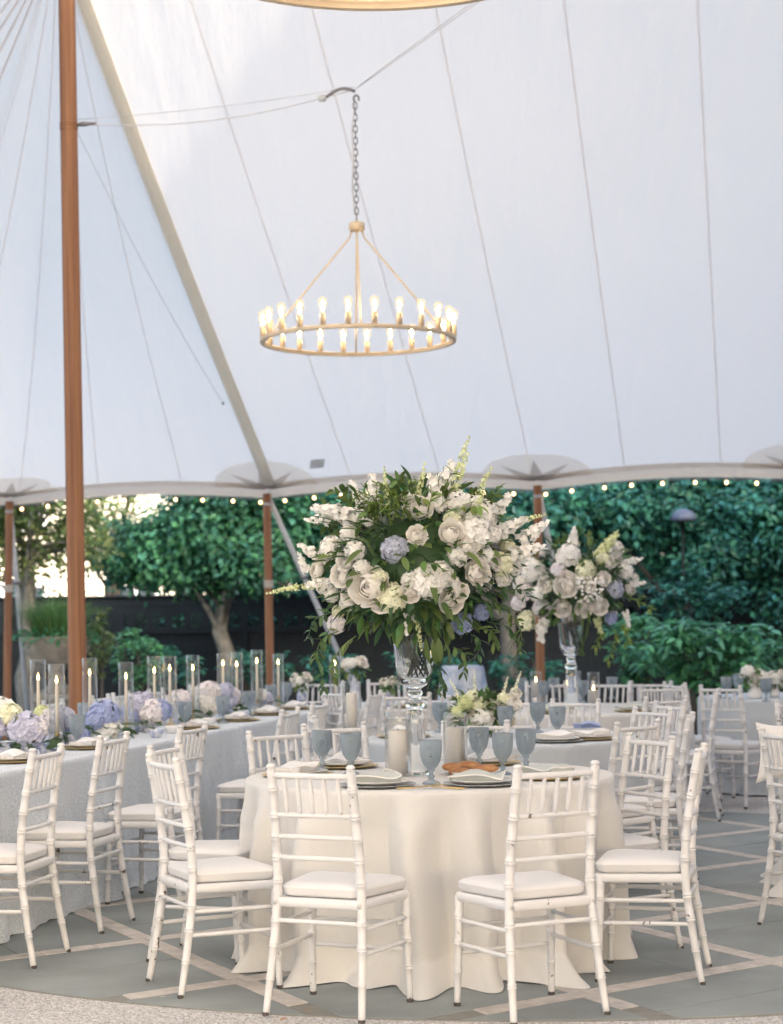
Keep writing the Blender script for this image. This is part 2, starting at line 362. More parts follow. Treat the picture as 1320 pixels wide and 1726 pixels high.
def link(name, me, parent=None, loc=(0, 0, 0), rot=None, scale=None, m=None):
    o = bpy.data.objects.new(name, me); COL.objects.link(o); o.location = loc
    if rot is not None: o.rotation_euler = rot
    if scale is not None: o.scale = scale if isinstance(scale, (tuple, list, Vector)) else (scale,)*3
    if parent is not None: o.parent = parent
    if m is not None:
        o.material_slots[0].link = 'OBJECT'; o.material_slots[0].material = m
    return o
def tag(o, label, cat, group=None, kind=None):
    o['label'] = label; o['category'] = cat
    if group: o['group'] = group
    if kind: o['kind'] = kind
    return o
def thing(name, label, cat, loc=(0, 0, 0), rz=0, group=None):
    o = bpy.data.objects.new(name, None); COL.objects.link(o); o.location = loc; o.rotation_euler = (0, 0, rz); o.empty_display_size = 0.1
    return tag(o, label, cat, group)
def struct(o): o['kind'] = 'structure'; return o
def autosmooth(me, ang=40):
    try:
        me.set_sharp_from_angle(angle=math.radians(ang))
    except Exception: pass
    return me

# ================================================================== ground
EP = Vector((math.cos(math.radians(13)), -math.sin(math.radians(13)), 0)); EQ = Vector((math.sin(math.radians(13)), math.cos(math.radians(13)), 0))
def TP(p, q, z=0.0):
    v = EP*p + EQ*q
    return Vector((v.x, v.y*1.14545, z + 0.0091*v.y - 0.055))
g = MB().grid(lambda u, v: (-400+800*u, -300+900*v, -0.03), 2, 2).obj('ground', M['soil']); struct(g)
g = MB().grid(lambda u, v: (-40+80*u, -30+54.0*v, -0.008), 2, 2).obj('pavement', M['aggregate']); struct(g)
DC = Vector((0.72, 10.46, 0)); DR = 3.74
disc = MB().lathe([(0, -0.0035), (DR, -0.0035), (DR, -0.02)], 160, DC).obj('paved_circle', M['joint'], smooth=False); struct(disc)
def clip_poly(poly, c, r, N=120):
    # Sutherland-Hodgman against a fine polygon standing for the circle
    if all((p-c).length <= r*0.9995 for p in poly): return poly
    mid = sum(poly, Vector((0, 0, 0)))/len(poly)
    if (mid-c).length > r+1.5: return None
    out = list(poly)
    for k in range(N):
        a = 2*PI*(k+.5)/N; nv = Vector((math.cos(a), math.sin(a), 0)); lim = r*math.cos(PI/N)
        new = []
        for i in range(len(out)):
            p, q = out[i], out[(i+1) % len(out)]
            dp, dq = (p-c).dot(nv)-lim, (q-c).dot(nv)-lim
            if dp <= 0: new.append(p)
            if (dp < 0 < dq) or (dq < 0 < dp): new.append(p+(q-p)*(dp/(dp-dq)))
        out = new
        if len(out) < 3: return None
    return out
def slab(poly, ztop, name, m, parent, zb=-0.003):
    c = sum(poly, Vector((0, 0, 0)))/len(poly)
    n = len(poly); e = 0.004
    vs = [(p.x, p.y, zb) for p in poly] + [(p.x, p.y, ztop-0.002) for p in poly]
    for p in poly:
        d = (c-p); d = d.normalized()*e if d.length > 0 else d
        vs.append((p.x+d.x, p.y+d.y, ztop))
    fs = [tuple(range(2*n, 3*n))]
    for r in range(2):
        for i in range(n): fs.append((r*n+i, r*n+(i+1) % n, (r+1)*n+(i+1) % n, (r+1)*n+i))
    return MB().add(vs, fs).obj(name, m, parent, smooth=False)
# diagonal lattice of brick bands, bluestone between
A1 = (EP+EQ).normalized(); A2 = (EP-EQ).normalized()
P0 = Vector((1.56, 6.79, 0)); LS = 1.385/math.sqrt(2); BW = 0.088
RB = 3.52
PG = G(P0.x, P0.y)
A1, A2 = [(G((P0+v*LS).x, (P0+v*LS).y)-PG)/LS for v in (A1, A2)]; P0 = PG
for i in range(-9, 10):
    for j in range(-9, 10):
        o = P0 + A1*(LS*i) + A2*(LS*j)
        # slabs of the cell between bands: two per cell
        lo, hi = BW/2+0.004, LS-BW/2-0.004
        cut = lo + (hi-lo)*rnd(0.35, 0.65)
        flip = (i+j) % 2
        for (a0, a1) in ((lo, cut-0.003), (cut+0.003, hi)):
            q = [(a0, lo), (a1, lo), (a1, hi), (a0, hi)]
            if flip: q = [(y, x) for x, y in q][::-1]
            poly = [o + A1*x + A2*y for x, y in q]
            pl = clip_poly(poly, DC, DR-0.002)
            if pl: slab(pl, 0.0+rnd(-0.0008, 0.0008), 'stone_slab', M['slab'], disc)
        # bricks of the two bands that leave this crossing
        for (U, V) in ((A1, A2), (A2, A1)):
            nb = 4; L0 = (0 if U is A1 else BW/2)
            ln = (LS - (0 if U is A1 else BW))/nb
            for k in range(nb):
                a = L0+k*ln+0.002; b = L0+(k+1)*ln-0.002
                c = o + U*((a+b)/2)
                if (c-DC).length > RB+0.05 or c.y > 16: continue
                poly = [o+U*a-V*(BW/2), o+U*b-V*(BW/2), o+U*b+V*(BW/2), o+U*a+V*(BW/2)]
                slab(poly, 0.0015+rnd(-0.0008, 0.0008), 'band_brick', M['band'], disc)
bed = MB().grid(lambda u, v: (-60+120*u, 23.6+44*v, -0.004+0.05*math.sin(9*u)*math.sin(5*v)), 40, 12).obj('planting_bed', M['soil']); struct(bed)

# ================================================================== tent
PK = Vector((-5.35, 11.9, 6.80)); PK2p = 3.7; QE = 17.35; QN = -5.0; PL = -10.8; PR = 9.2; ZE = 2.82
poles_p = [-8.5, -5.4, -2.38, 0.35, 3.5, 6.4]
def zr(p): return 6.235 + 0.0107*(p-1.7)**2 + 0.06*math.exp(-abs(p+5.35)/0.7)
def edge_far(p):
    q = QE - 0.013*max(0, p+2.4)**2*4 - 0.0
    # arch between poles
    ps = [-11.4]+poles_p+[9.4]
    k = 0
    for a, b in zip(ps, ps[1:]):
        if a <= p <= b: k = math.sin(PI*(p-a)/(b-a)); break
    return q - 0.10*k, ZE + 0.070*k
def T_right(p, t):
    q1, z1 = edge_far(p); z0 = zr(p)
    q = 11.9 + (q1-11.9)*t
    return p, q, z0 + (z1-z0)*t - 0.10*math.sin(PI*t)*(1-0.3*t)
def T_left(p, t):
    q1, z1 = edge_far(p)
    pp = PK.x + (p-PK.x)*t; q = PK.y + (q1-PK.y)*t
    sag = 0.10 + 0.17*min(3.2, abs(p-PK.x))  # left canvas dip deepened so the sun strikes it less
    return pp, q, PK.z + (z1-PK.z)*t - sag*math.sin(PI*t)*(1-0.3*t)
def surf(p, t, off=0.0):
    a = (T_left if p < PK.x else T_right)(p, t)
    return TP(a[0], a[1], a[2]-off)
tent = thing('tent_canopy', 'white sailcloth tent canopy with beige hem and seams spanning overhead', 'tent')
seams_r = [-5.4+0.99*i for i in range(10)]
def panel(a, b, fn=surf):
    MB().grid(lambda u, v: fn(a+(b-a)*u, v), 8, 40).obj('canvas_panel', M['canvas'], tent)
for a in seams_r[:9]: panel(max(a, PK.x), a+0.99)
seams_l = [-5.35-1.01*i for i in range(6)]
for a in seams_l[:5]: panel(a-1.01, a-1e-6)
# rest of the roof: left end, near slope, right end
def ruled(peak, pts, sag=0.2):
    n = len(pts)-1
    def fn(u, v):
        x = u*n; i = min(int(x), n-1); f = x-i
        e = Vector(pts[i])*(1-f)+Vector(pts[i+1])*f
        q = Vector(peak)*(1-v)+e*v
        return TP(q.x, q.y, q.z - sag*math.sin(PI*v))
    return MB().grid(fn, 6*n, 24).obj('canvas_panel', M['canvas'], tent)
eL = edge_far(-10.4)
ruled(PK, [(-10.4, eL[0], eL[1]), (PL, 16, ZE), (PL, 12, ZE), (PL, 6, ZE), (PL, 0, ZE), (PL, QN, ZE), (-8, QN, ZE), (PK.x, QN, ZE)], 0.6)
def near(u, v):
    p = PK.x + (PK2p-PK.x)*u; q = 11.9 + (QN-11.9)*v
    return TP(p, q, zr(p) + (ZE-zr(p))*v - 0.2*math.sin(PI*v))
MB().grid(near, 24, 24).obj('canvas_panel', M['canvas'], tent)
e9 = edge_far(3.51)
ruled((3.55, 11.9, zr(3.6)), [(3.5, e9[0], e9[1]), (6.4, 16.2, ZE), (PR, 15.5, ZE), (PR, 9, ZE), (PR, 2, ZE), (PR, QN, ZE), (3.6, QN, ZE)], 0.2)
for q_ in (17.3, 15.9, 14.6, 13.3, 12.0, 10.6, 9.0, 7.0):
    mb_ = MB(); pts_ = []
    for k in range(31):
        v = k/30; pts_.append(TP(PK.x+(PL-PK.x)*v, PK.y+(q_-PK.y)*v, PK.z+(ZE-PK.z)*v-.6*math.sin(PI*v)-.008))
    mb_.tube(pts_, .011, 6, flat=.3).obj('seam', M['seam'], tent)
# seams
def strip(p, wd, off, name, m, t0=0.0, t1=1.0, tube=None):
    pts = [surf(p, t0+(t1-t0)*k/30, off) for k in range(31)]
    mb = MB()
    if tube: mb.tube(pts, tube, 10, flat=0.45)
    else:
        def fn(u, v):
            a = surf(p, t0+(t1-t0)*u, off); return a + EP*(wd*(v-0.5))
        mb.grid(fn, 30, 1)
    return mb.obj(name, m, tent)
for a in seams_r[1:9]: strip(a, 0.020, 0.004, 'seam', M['seam'])
for a in seams_l[1:]: strip(a, 0.018, 0.004, 'seam', M['seam'])
strip(PK.x+0.001, 0.12, 0.012, 'webbing_strap', M['web'], 0.0, 0.985, tube=0.066)
# hem band hanging from the edge
def hem(u, v):
    p = -10.4 + (3.5+10.4)*u; q, z = edge_far(p); return TP(p, q+0.012*math.sin(PI*v), z-0.105*v)
MB().grid(hem, 160, 3).obj('hem_band', M['beige'], tent)
def hem2(u, v):
    p = -10.4 + (3.5+10.4)*u; a = surf(p, 1-0.015*(1-v), 0.006); return a
MB().grid(hem2, 160, 1).obj('hem_tape', M['beige'], tent)
# reinforcement patches with stars at the pole heads
for pp in poles_p[:4]:
    def patch(u, v, R=0.53):
        a = PI*u; return surf(pp + R*1.12*v*math.cos(a), 1-R*v*math.sin(a)/7.3, 0.010)
    pa = MB().grid(patch, 28, 6).obj('reinforcement_patch', M['patch'], tent)
    st = MB()
    for k, ang in enumerate((12, 42, 90, 138, 168)):
        a = math.radians(ang); R = 0.44 if ang not in (12, 168) else 0.46
        def sp(r, b): return surf(pp + r*1.12*math.cos(b), 1-r*math.sin(b)/7.3, 0.016)
        h = math.radians(15 if ang not in (12, 168) else 7)
        tri = []
        for s in range(7):
            f = s/6; r = 0.02+(R-0.02)*f; wv = (1-f)*0.085*(1 if ang not in (12, 168) else 0.5)
            dx, dy = -math.sin(a)*wv, math.cos(a)*wv
            x, y = r*math.cos(a), r*math.sin(a)
            tri.append((surf(pp+1.12*(x+dx), 1-max(0.0, y+dy)/7.3, 0.016), surf(pp+1.12*(x-dx), 1-max(0.0, y-dy)/7.3, 0.016)))
        vs = [v for t in tri for v in t]
        st.add(vs, [(2*i, 2*i+1, 2*i+3, 2*i+2) for i in range(6)])
    st.obj('star', M['star'], pa)
def lab(u, v): return surf(-4.83+0.16*u+0.05*v, 0.958-0.022*v, 0.012)
MB().grid(lab, 2, 2).obj('care_label', M['strap'], tent)

# ------------------------------------------------------------------ poles
def wood_pole(base, top, r0, r1, label, band=None, group='wooden tent poles'):
    base = Vector((base[0], base[1], 0.0))
    t = thing('tent_pole', label, 'pole', base, 0, group)
    d = Vector(top)-Vector(base)
    MB().tube([d*(k/12) for k in range(13)], [r0+(r1-r0)*k/12 for k in range(13)], 20).obj('shaft', M['pole'], t)
    return t, d
# main pole: measured on the photograph at its foot and head
pa0 = TP(PK.x+.075, PK.y, 0)
mp, d = wood_pole(pa0, TP(PK.x+.06, PK.y, 6.72), 0.074, 0.066, 'tall thick reddish wooden centre pole beside the candlelit long table')
for zz in (2.0,):
    MB().lathe([(0.0715, -0.006), (0.0735, -0.004), (0.0735, 0.004), (0.0715, 0.006)], 20, d*(zz/6.72)).obj('joint_ring', M['pole'], mp)
zc = 5.30
rg = MB()
for k in range(3): rg.lathe([(0.066, -0.009), (0.0725, -0.006), (0.0725, 0.004), (0.066, 0.009)], 20, d*((zc+0.03+0.022*k)/6.78))
rg.obj('lashing', M['pole'], mp)
MB().tube([(0, 0, 6.7), (0, 0, 6.95)], 0.03, 10).obj('peak_pin', M['steel'], mp)
t, d = wood_pole(TP(3.6, 11.9, 0), TP(3.6, 11.9, 6.2), 0.07, 0.062, 'second wooden centre pole beyond the right edge of the tables')
side_labels = ['slim wooden side pole beside the stone urn at far left', 'wooden side pole with white lashing in front of the grey fence',
               'wooden side pole rising behind the second tall bouquet', 'wooden side pole behind the table at far right']
for i, pp in enumerate(poles_p):
    q, z = edge_far(pp)
    lean = -0.10 if i == 0 else 0.0
    b = TP(pp+lean, q+0.02, 0); tp = TP(pp, q-0.02, z-0.06)
    lb = side_labels[i] if i < 4 else ('wooden side pole of the tent outside the right edge', 'last wooden side pole at the right end of the tent')[i-4]
    t, d = wood_pole(b, tp, 0.048, 0.045, lb)
    rp = MB()
    for k in range(4): rp.lathe([(0.046, -0.010), (0.056, -0.006), (0.056, 0.006), (0.046, 0.010)], 14, d*(0.64+0.0075*k))
    if i != 2: rp.obj('lashing', M['rope'], t)
    MB().tube([d*0.955, d*1.0], [0.047, 0.04], 14).obj('metal_cap', M['strap'], t)
    # webbing guy running out to the ground
    gx = {0: (-0.55, 1.5), 1: (0.75, 1.7), 2: (0.28, 1.6), 3: (0.3, 1.6)}.get(i, (0.2, 1.6))
    gy = thing('guy_strap', ['pale guy strap slanting left of the far left side pole', 'grey guy strap slanting right behind the lashed side pole', 'thin pale guy strap behind the second tall bouquet', 'pale guy strap at far right of the tent'][i] if i < 4 else ('guy strap outside the right edge', 'last guy strap at the right end of the tent')[i-4], 'guy strap', tp, 0, 'guy straps of the tent')
    e = EP*gx[0]+EQ*(gx[1]*1.15)+Vector((0, 0, -tp.z+0.02))
    MB().tube([(0, 0, 0), e*0.5, e], 0.030, 8, flat=0.5).obj('webbing', M['strap'], gy)
    MB().tube([e, e+Vector((0, 0, -0.05))], 0.02, 8).obj('stake', M['steel'], gy)
    MB().box(e*0.32, (0.09, 0.03, 0.06)).obj('buckle', M['steel'], gy)

# ------------------------------------------------------------------ festoon lights
fs = thing('string_lights', 'string of small warm bulbs hanging along the tent hem', 'string lights')
pts = []
for k in range(0, 281):
    p = -10.2 + 13.5*k/280; q, z = edge_far(p); pts.append(TP(p, q+0.03, z-0.112-0.012*abs(math.sin(k*0.45))))
MB().tube(pts, 0.006, 5).obj('cord', M['steel'], fs)
bm = MB().lathe([(0, 0), (0.011, -0.004), (0.0185, -0.019), (0.017, -0.033), (0, -0.042)], 10).mesh('bulb', M['festoon'])
cm = MB().lathe([(0.0, 0.02), (0.011, 0.02), (0.012, -0.004)], 8).mesh('cap', M['steel'])
for k in range(24):
    p = -9.9 + 0.305*1.9*k*0.5*1.0 if False else -9.95 + 0.32*k*1.0
    if p > 3.3: break
for k in range(42):
    p = -9.95 + 0.318*k
    q, z = edge_far(p); b = link('bulb', bm, fs, TP(p+rnd(-.02, .02), q+0.03, z-0.135)); link('cap', cm, b)

# ------------------------------------------------------------------ chandeliers
def ring_chain(mb, a, b, ln=0.062, r=0.0042):
    a, b = Vector(a), Vector(b); n = max(2, int((b-a).length/(ln*0.72)))
    for i in range(n):
        c = a + (b-a)*((i+0.5)/n); o = i % 2
        pts = []
        for k in range(13):
            an = 2*PI*k/12; x = 0.016*math.cos(an); z = (ln/2)*math.sin(an)
            pts.append(c + (Vector((x, 0, z)) if o else Vector((0, x, z))))
        mb.tube(pts, r, 5, cap=False)
sock = MB().lathe([(0, 0), (0.021, 0), (0.021, 0.085), (0.017, 0.09), (0, 0.09)], 12).mesh('candle_sleeve', M['gold'])
bulbm = MB().lathe([(0.013, 0.0), (0.015, 0.012), (0.031, 0.06), (0.034, 0.08), (0.026, 0.106), (0, 0.118)], 14).mesh('bulb', M['lit_glass'])
film = MB().tube([(0, 0, 0.01), (0.006, 0, 0.03), (-0.006, 0.004, 0.055), (0.006, -0.004, 0.075), (0, 0, 0.085)], [0.005, 0.008, 0.010, 0.008, 0.004], 6).mesh('filament', M['filament'])
def chandelier(loc, ztop, label, rot, top_off=(0, 0)):
    t = thing('chandelier', label, 'chandelier', loc, rot, 'gold ring chandeliers under the tent')
    R = 0.735
    MB().lathe([(R-0.014, -0.026), (R+0.014, -0.026), (R+0.016, -0.023), (R+0.016, 0.001), (R+0.014, 0.004), (R-0.018, 0.004), (R-0.020, 0.001), (R-0.020, -0.003), (R-0.016, -0.005), (R-0.016, -0.023), (R-0.014, -0.026)], 96).obj('ring', M['gold'], t)
    for k in range(24):
        a = 2*PI*(k+0.5)/24; p = ((R-0.002)*math.cos(a), (R-0.002)*math.sin(a), 0.004)
        s = link('candle_sleeve', sock, t, p); b = link('bulb', bulbm, s, (0, 0, 0.09)); link('filament', film, s, (0, 0, 0.092), (0, 0, rnd(0, 6)))
    hub = MB().lathe([(0, 0.0), (0.05, 0.0), (0.062, 0.006), (0.062, 0.055), (0.056, 0.062), (0.015, 0.066), (0.012, 0.085), (0, 0.085)], 24)
    hz = 0.83
    hub.xf(Matrix.Translation((0, 0, hz))).obj('hub', M['gold'], t)
    for k in range(4):
        a = PI/4 + k*PI/2 + 0.78
        MB().tube([(0.04*math.cos(a), 0.04*math.sin(a), hz), (0.055*math.cos(a), 0.055*math.sin(a), hz-0.05), ((R-0.03)*math.cos(a), (R-0.03)*math.sin(a), 0.0)], 0.007, 8).obj('rod', M['gold'], t)
    MB().tube([(0, 0, hz), (0, 0, 0.02)], 0.0055, 8).obj('stem', M['gold'], t) if False else None
    ch = MB(); zt = ztop-loc[2]-0.10
    ring_chain(ch, (0, 0, hz+0.085), (top_off[0], top_off[1], zt))
    ch.obj('chain', M['steel'], t)
    cb = []
    for k in range(40):
        f = k/39; z = hz+0.085 + (zt-hz-0.085)*f
        cb.append((top_off[0]*f-0.03*math.sin(PI*f)*(1+0.4*math.sin(9*f)), 0.02*math.sin(7*f), z))
    MB().tube(cb, 0.006, 6).obj('power_cord', M['cable'], t)
    hk = MB()
    pts = [Vector((top_off[0]+0.02*math.cos(a)+0.01, top_off[1], zt+0.03+0.026*math.sin(a))) for a in [(-0.6+k*0.35)*1.0 for k in range(15)]]
    hk.tube(pts, 0.008, 6)
    hk.obj('hook', M['steel'], t)
    return t
CH1 = at(604, 572, 14.3); HK = at(598, 151, 14.3)
chandelier(CH1, HK.z, 'gold ring chandelier with lit candle bulbs hanging above the tall bouquet', 0.05, (0.0, 0.0))
CH2 = Vector((at(640, 10, 6.07).x, 6.07, 3.695))
chandelier(CH2, 5.15, 'nearer gold ring chandelier, only the underside of its rim showing at the top edge', 0.3, (0, 0))
# suspension cable
HK = Vector((CH1.x, CH1.y, HK.z))
cb = thing('suspension_cable', 'thin steel cable from the centre pole to the first chandelier hook', 'cable', (0, 0, 0))
a = TP(PK.x+.06, PK.y, zc)+EP*0.07
MB().tube([a+(HK-a)*(k/12)+Vector((0, 0, -0.10*math.sin(PI*k/12))) for k in range(13)], 0.0042, 6).obj('wire', M['cable'], cb)
MB().tube([a+Vector((0, 0, 0.02))+(HK-a)*(k/12)+Vector((0, 0, -0.03*math.sin(PI*k/12)+0.02*(1-k/12))) for k in range(13)], 0.0028, 6).obj('wire', M['cable'], cb)
pt = a+(HK-a)*0.885+Vector((0, 0, -0.035))
MB().lathe([(0, -0.03), (0.03, -0.02), (0.035, 0), (0.03, 0.02), (0, 0.03)], 12, pt).obj('pulley', M['strap'], cb)
MB().tube([a+(HK-a)*(0.9+0.1*k/10)+Vector((0, 0, -0.03+0.05*math.sin(PI*k/10*0.9))) for k in range(11)], 0.012, 6).obj('shackle', M['steel'], cb)
MB().tube([a-EP*0.02, a+EP*0.06, a+EP*0.16], [0.012, 0.02, 0.008], 8).obj('turnbuckle', M['steel'], cb)
b = at(1123, -222, 10.88)
cb2 = thing('suspension_cable', 'thin steel cable rising right from the first chandelier hook to the roof', 'cable', (0, 0, 0))
for o in (0, 0.035):
    MB().tube([HK, HK+(b-HK)*0.1+Vector((0, 0, o*0.4)), b+Vector((0, 0, o))], 0.0034, 6).obj('wire', M['cable'], cb2)
cb3 = thing('tie_line', 'thin grey cord slanting from the centre pole towards the tent hem', 'cord', (0, 0, 0))
a3 = TP(PK.x+.06, PK.y, zc-0.05)+EP*0.07; b3 = at(376, 680, 17.75)
MB().tube([a3+(b3-a3)*(k/10)+Vector((0, 0, -0.08*math.sin(PI*k/10))) for k in range(11)], 0.003, 5).obj('line', M['cable'], cb3)
MB().lathe([(0, -0.02), (0.016, 0), (0, 0.02)], 8, b3).obj('toggle', M['steel'], cb3)
cb4 = thing('suspension_cable', 'cable holding the nearer chandelier above the top edge', 'cable', (0, 0, 0))
MB().tube([CH2+Vector((0, 0, 1.45)), CH2+Vector((0, 1.2, 1.8))], 0.006, 6).obj('wire', M['cable'], cb4)

# ================================================================== chairs
def ringed(path, r0, rings, n=10, taper=None):
    """path: list of Vector by increasing z; returns MB tube with double bamboo rings at the z values"""
    zs = [p.z for p in path]
    def pos(z):
        for a, b in zip(path, path[1:]):
            if a.z <= z <= b.z + 1e-9: return a + (b-a)*((z-a.z)/max(1e-9, b.z-a.z))
        return path[-1].copy()
    st = set()
    for p in path: st.add((round(p.z, 4), 0))
    out = []
    for z in zs: out.append((z, 1.0))
    for rz in rings:
        for o in (-0.0055, 0.0055):
            out += [(rz+o-0.0045, 1.0), (rz+o-0.002, 1.2), (rz+o+0.002, 1.2), (rz+o+0.0045, 1.0)]
    out.sort()
    pts = []; rr = []
    z0, z1 = zs[0], zs[-1]
    for z, k in out:
        if z < z0 or z > z1: continue
        pts.append(pos(z)); rr.append((taper(z) if taper else r0)*k)
    return MB().tube(pts, rr, n)
def curve(pts, n=5):
    out = []
    P = [Vector(p) for p in pts]
    for i in range(len(P)-1):
        a, b, c, d = P[max(i-1, 0)], P[i], P[i+1], P[min(i+2, len(P)-1)]
        for k in range(n):
            t = k/n
            out.append(0.5*((2*b)+(c-a)*t+(2*a-5*b+4*c-d)*t*t+(3*b-a-3*c+d)*t**3))
    out.append(P[-1]); return out
CHM = {}
def build_chair():
    for s, nm in ((-1, 'rl'), (1, 'rr')):
        path = curve([(s*0.195, 0.0, 0.0), (s*0.183, 0.035, 0.2), (s*0.172, 0.062, 0.42), (s*0.168, 0.055, 0.6), (s*0.163, 0.025, 0.8), (s*0.162, 0.005, 0.905)], 4)
        mb = ringed(path, 0.0165, [0.135, 0.255, 0.345, 0.49, 0.575, 0.652, 0.735, 0.835], 10, lambda z: 0.0128+0.0042*min(1, z/0.3))
        top = path[-1]
        mb.lathe([(0.0165, 0), (0.0135, 0.003), (0.0135, 0.006), (0.017, 0.008), (0.0165, 0.016), (0.010, 0.021), (0, 0.022)], 10, top)
        mb.lathe([(0.014, 0.0002), (0.0142, 0.012), (0.0132, 0.014)], 10, path[0]) if False else None
        CHM[nm] = mb.mesh('leg', M['paint'])
    for s, nm in ((-1, 'fl'), (1, 'fr')):
        path = curve([(s*0.205, 0.408, 0.0), (s*0.201, 0.400, 0.2), (s*0.198, 0.393, 0.415)], 4)
        CHM[nm] = ringed(path, 0.0155, [0.135, 0.24, 0.335], 10, lambda z: 0.012+0.0042*min(1, z/0.3)).mesh('leg', M['paint'])
    def postx(z): return 0.172-0.010*max(0, min(1, (z-0.42)/0.4))
    def posty(z):
        for (a, ya), (b, yb) in zip([(0.42, 0.062), (0.6, 0.055), (0.8, 0.025), (0.905, 0.005)], [(0.6, 0.055), (0.8, 0.025), (0.905, 0.005), (1, 0)]):
            if a <= z <= b: return ya+(yb-ya)*(z-a)/(b-a)
        return 0.06
    for nm, z, r, bow in (('r1', 0.883, 0.0115, 0.012), ('r2', 0.737, 0.0095, 0.010), ('r3', 0.657, 0.0092, 0.010), ('r4', 0.578, 0.0092, 0.010)):
        x = postx(z)
        pts = [(-x+2*x*k/12, posty(z)-bow*math.sin(PI*k/12), z) for k in range(13)]
        rad = [r*(0.85 if k in (0, 12) else 1.0) for k in range(13)]
        CHM[nm] = MB().tube(pts, rad, 8).mesh('rail', M['paint'])
    sp = []
    for k in range(5):
        f = (k+1)/6; x0 = -postx(0.737)+2*postx(0.737)*f; x1 = -postx(0.883)+2*postx(0.883)*f
        b = 0.010*math.sin(PI*f)
        p0 = Vector((x0, posty(0.737)-b, 0.737)); p1 = Vector((x1, posty(0.883)-b*1.2, 0.883))
        fr = [0, .12, .16, .19, .22, .26, .5, .85, .92, 1.0]; rd = [.0068, .0075, .0098, .0075, .0098, .0085, .0108, .0088, .0075, .007]
        sp.append(MB().tube([p0+(p1-p0)*q for q in fr], rd, 8).mesh('spindle', M['paint']))
    CHM['sp'] = sp
    # seat frame ring
    def loop(rw, fw, y0, y1, rc, n=8):
        pts = []
        C = [(-rw, y0, 180, 270), (rw, y0, 270, 360), (fw, y1, 0, 90), (-fw, y1, 90, 180)]
        for (x, y, a0, a1) in C:
            sx = 1 if x > 0 else -1; cy = y+rc if y == y0 else y-rc; cx = x-sx*rc
            for k in range(n+1):
                a = math.radians(a0+(a1-a0)*k/n); pts.append((cx+rc*math.cos(a), cy+rc*math.sin(a)))
        return pts
    def shell(levels):
        mb = MB(); n = None; rows = []
        for (pts, z) in levels:
            st = len(mb.v); mb.v += [(x, y, z+(dz if False else 0)) for x, y in pts]; rows.append(st); n = len(pts)
        for a, b in zip(rows, rows[1:]):
            for k in range(n): mb.f.append((a+k, a+(k+1) % n, b+(k+1) % n, b+k))
        return mb, rows, n
    O = lambda e: loop(0.182-e, 0.212-e, 0.045+e, 0.418-e, 0.035)
    mb, rows, n = shell([(O(.004), .396), (O(0), .400), (O(0), .424), (O(.006), .430), (O(.045), .430), (O(.05), .424), (O(.05), .40), (O(.045), .396)])
    a, b = rows[-1], rows[0]
    for k in range(n): mb.f.append((a+k, a+(k+1) % n, b+(k+1) % n, b+k))
    CHM['frame'] = mb.mesh('seat_frame', M['paint'])
    O2 = lambda e: loop(0.168-e, 0.205-e, 0.068+e*0.9, 0.414-e, max(0.012, 0.05-e*0.3))
    lv = [(O2(.02), .4305), (O2(.004), .435), (O2(-.002), .447), (O2(-.003), .460), (O2(-.0045), .4635), (O2(-.0045), .4665), (O2(-.001), .470), (O2(.008), .477), (O2(.03), .484), (O2(.07), .489), (O2(.11), .491)]
    mb, rows, n = shell(lv); mb.f.append(tuple(rows[-1]+k for k in range(n))); mb.f.append(tuple(rows[0]+k for k in reversed(range(n))))
    CHM['cushion'] = mb.mesh('cushion', M['cushion'])
    def lp(s, front, z):
        if front: return Vector((s*(0.205-0.007*z/0.415), 0.408-0.015*z/0.415, z))
        return Vector((s*(0.195-0.023*z/0.42), 0.062*z/0.42, z))
    st = []
    for z in (0.325, 0.235):
        for s in (-1, 1): st.append((lp(s, False, z), lp(s, True, z)))
    for z in (0.30, 0.20): st.append((lp(-1, True, z), lp(1, True, z)))
    st.append((lp(-1, False, 0.345), lp(1, False, 0.345)))
    CHM['st'] = [MB().tube([a+(b-a)*(k/8) for k in range(9)], [0.0078, 0.0088, 0.009, 0.009, 0.0095, 0.009, 0.009, 0.0088, 0.0078], 8).mesh('stretcher', M['paint']) for a, b in st]
    CHM['br'] = MB()
    CHM['cap'] = MB().lathe([(0, 0.0), (0.0125, 0.0), (0.0135, 0.004), (0.0128, 0.014)], 10).mesh('rubber_foot', M['foot'])
    CHM['screw'] = MB().tube([(0, 0.0, 0), (0, -0.0025, 0)], 0.009, 10).mesh('screw_cap', M['strap'])
build_chair()
NCH = [0]
def chair(x, y, fx, fy, label, full=True, group='white bamboo style chairs around the tables', raw=False):
    if not raw:
        g_ = G(x, y); x, y = g_.x, g_.y; fx *= 1.17
    rz = math.atan2(fy, fx)-PI/2
    t = thing('dining_chair', label, 'chair', (x, y, 0), rz, group); NCH[0] += 1
    for k in ('rl', 'rr', 'fl', 'fr'):
        o = link('leg', CHM[k], t)
        if full:
            p = {'rl': (-.195, 0, 0), 'rr': (.195, 0, 0), 'fl': (-.205, .408, 0), 'fr': (.205, .408, 0)}[k]
            link('rubber_foot', CHM['cap'], o, p)
            if k[0] == 'r': link('screw_cap', CHM['screw'], o, (-.173 if k == 'rl' else .173, 0.043, 0.412))
    for k in ('r1', 'r2', 'r3', 'r4'): link('rail', CHM[k], t)
    for m in CHM['sp']: link('spindle', m, t)
    link('seat_frame', CHM['frame'], t); link('cushion', CHM['cushion'], t)
    for m in CHM['st']: link('stretcher', m, t)
    return t
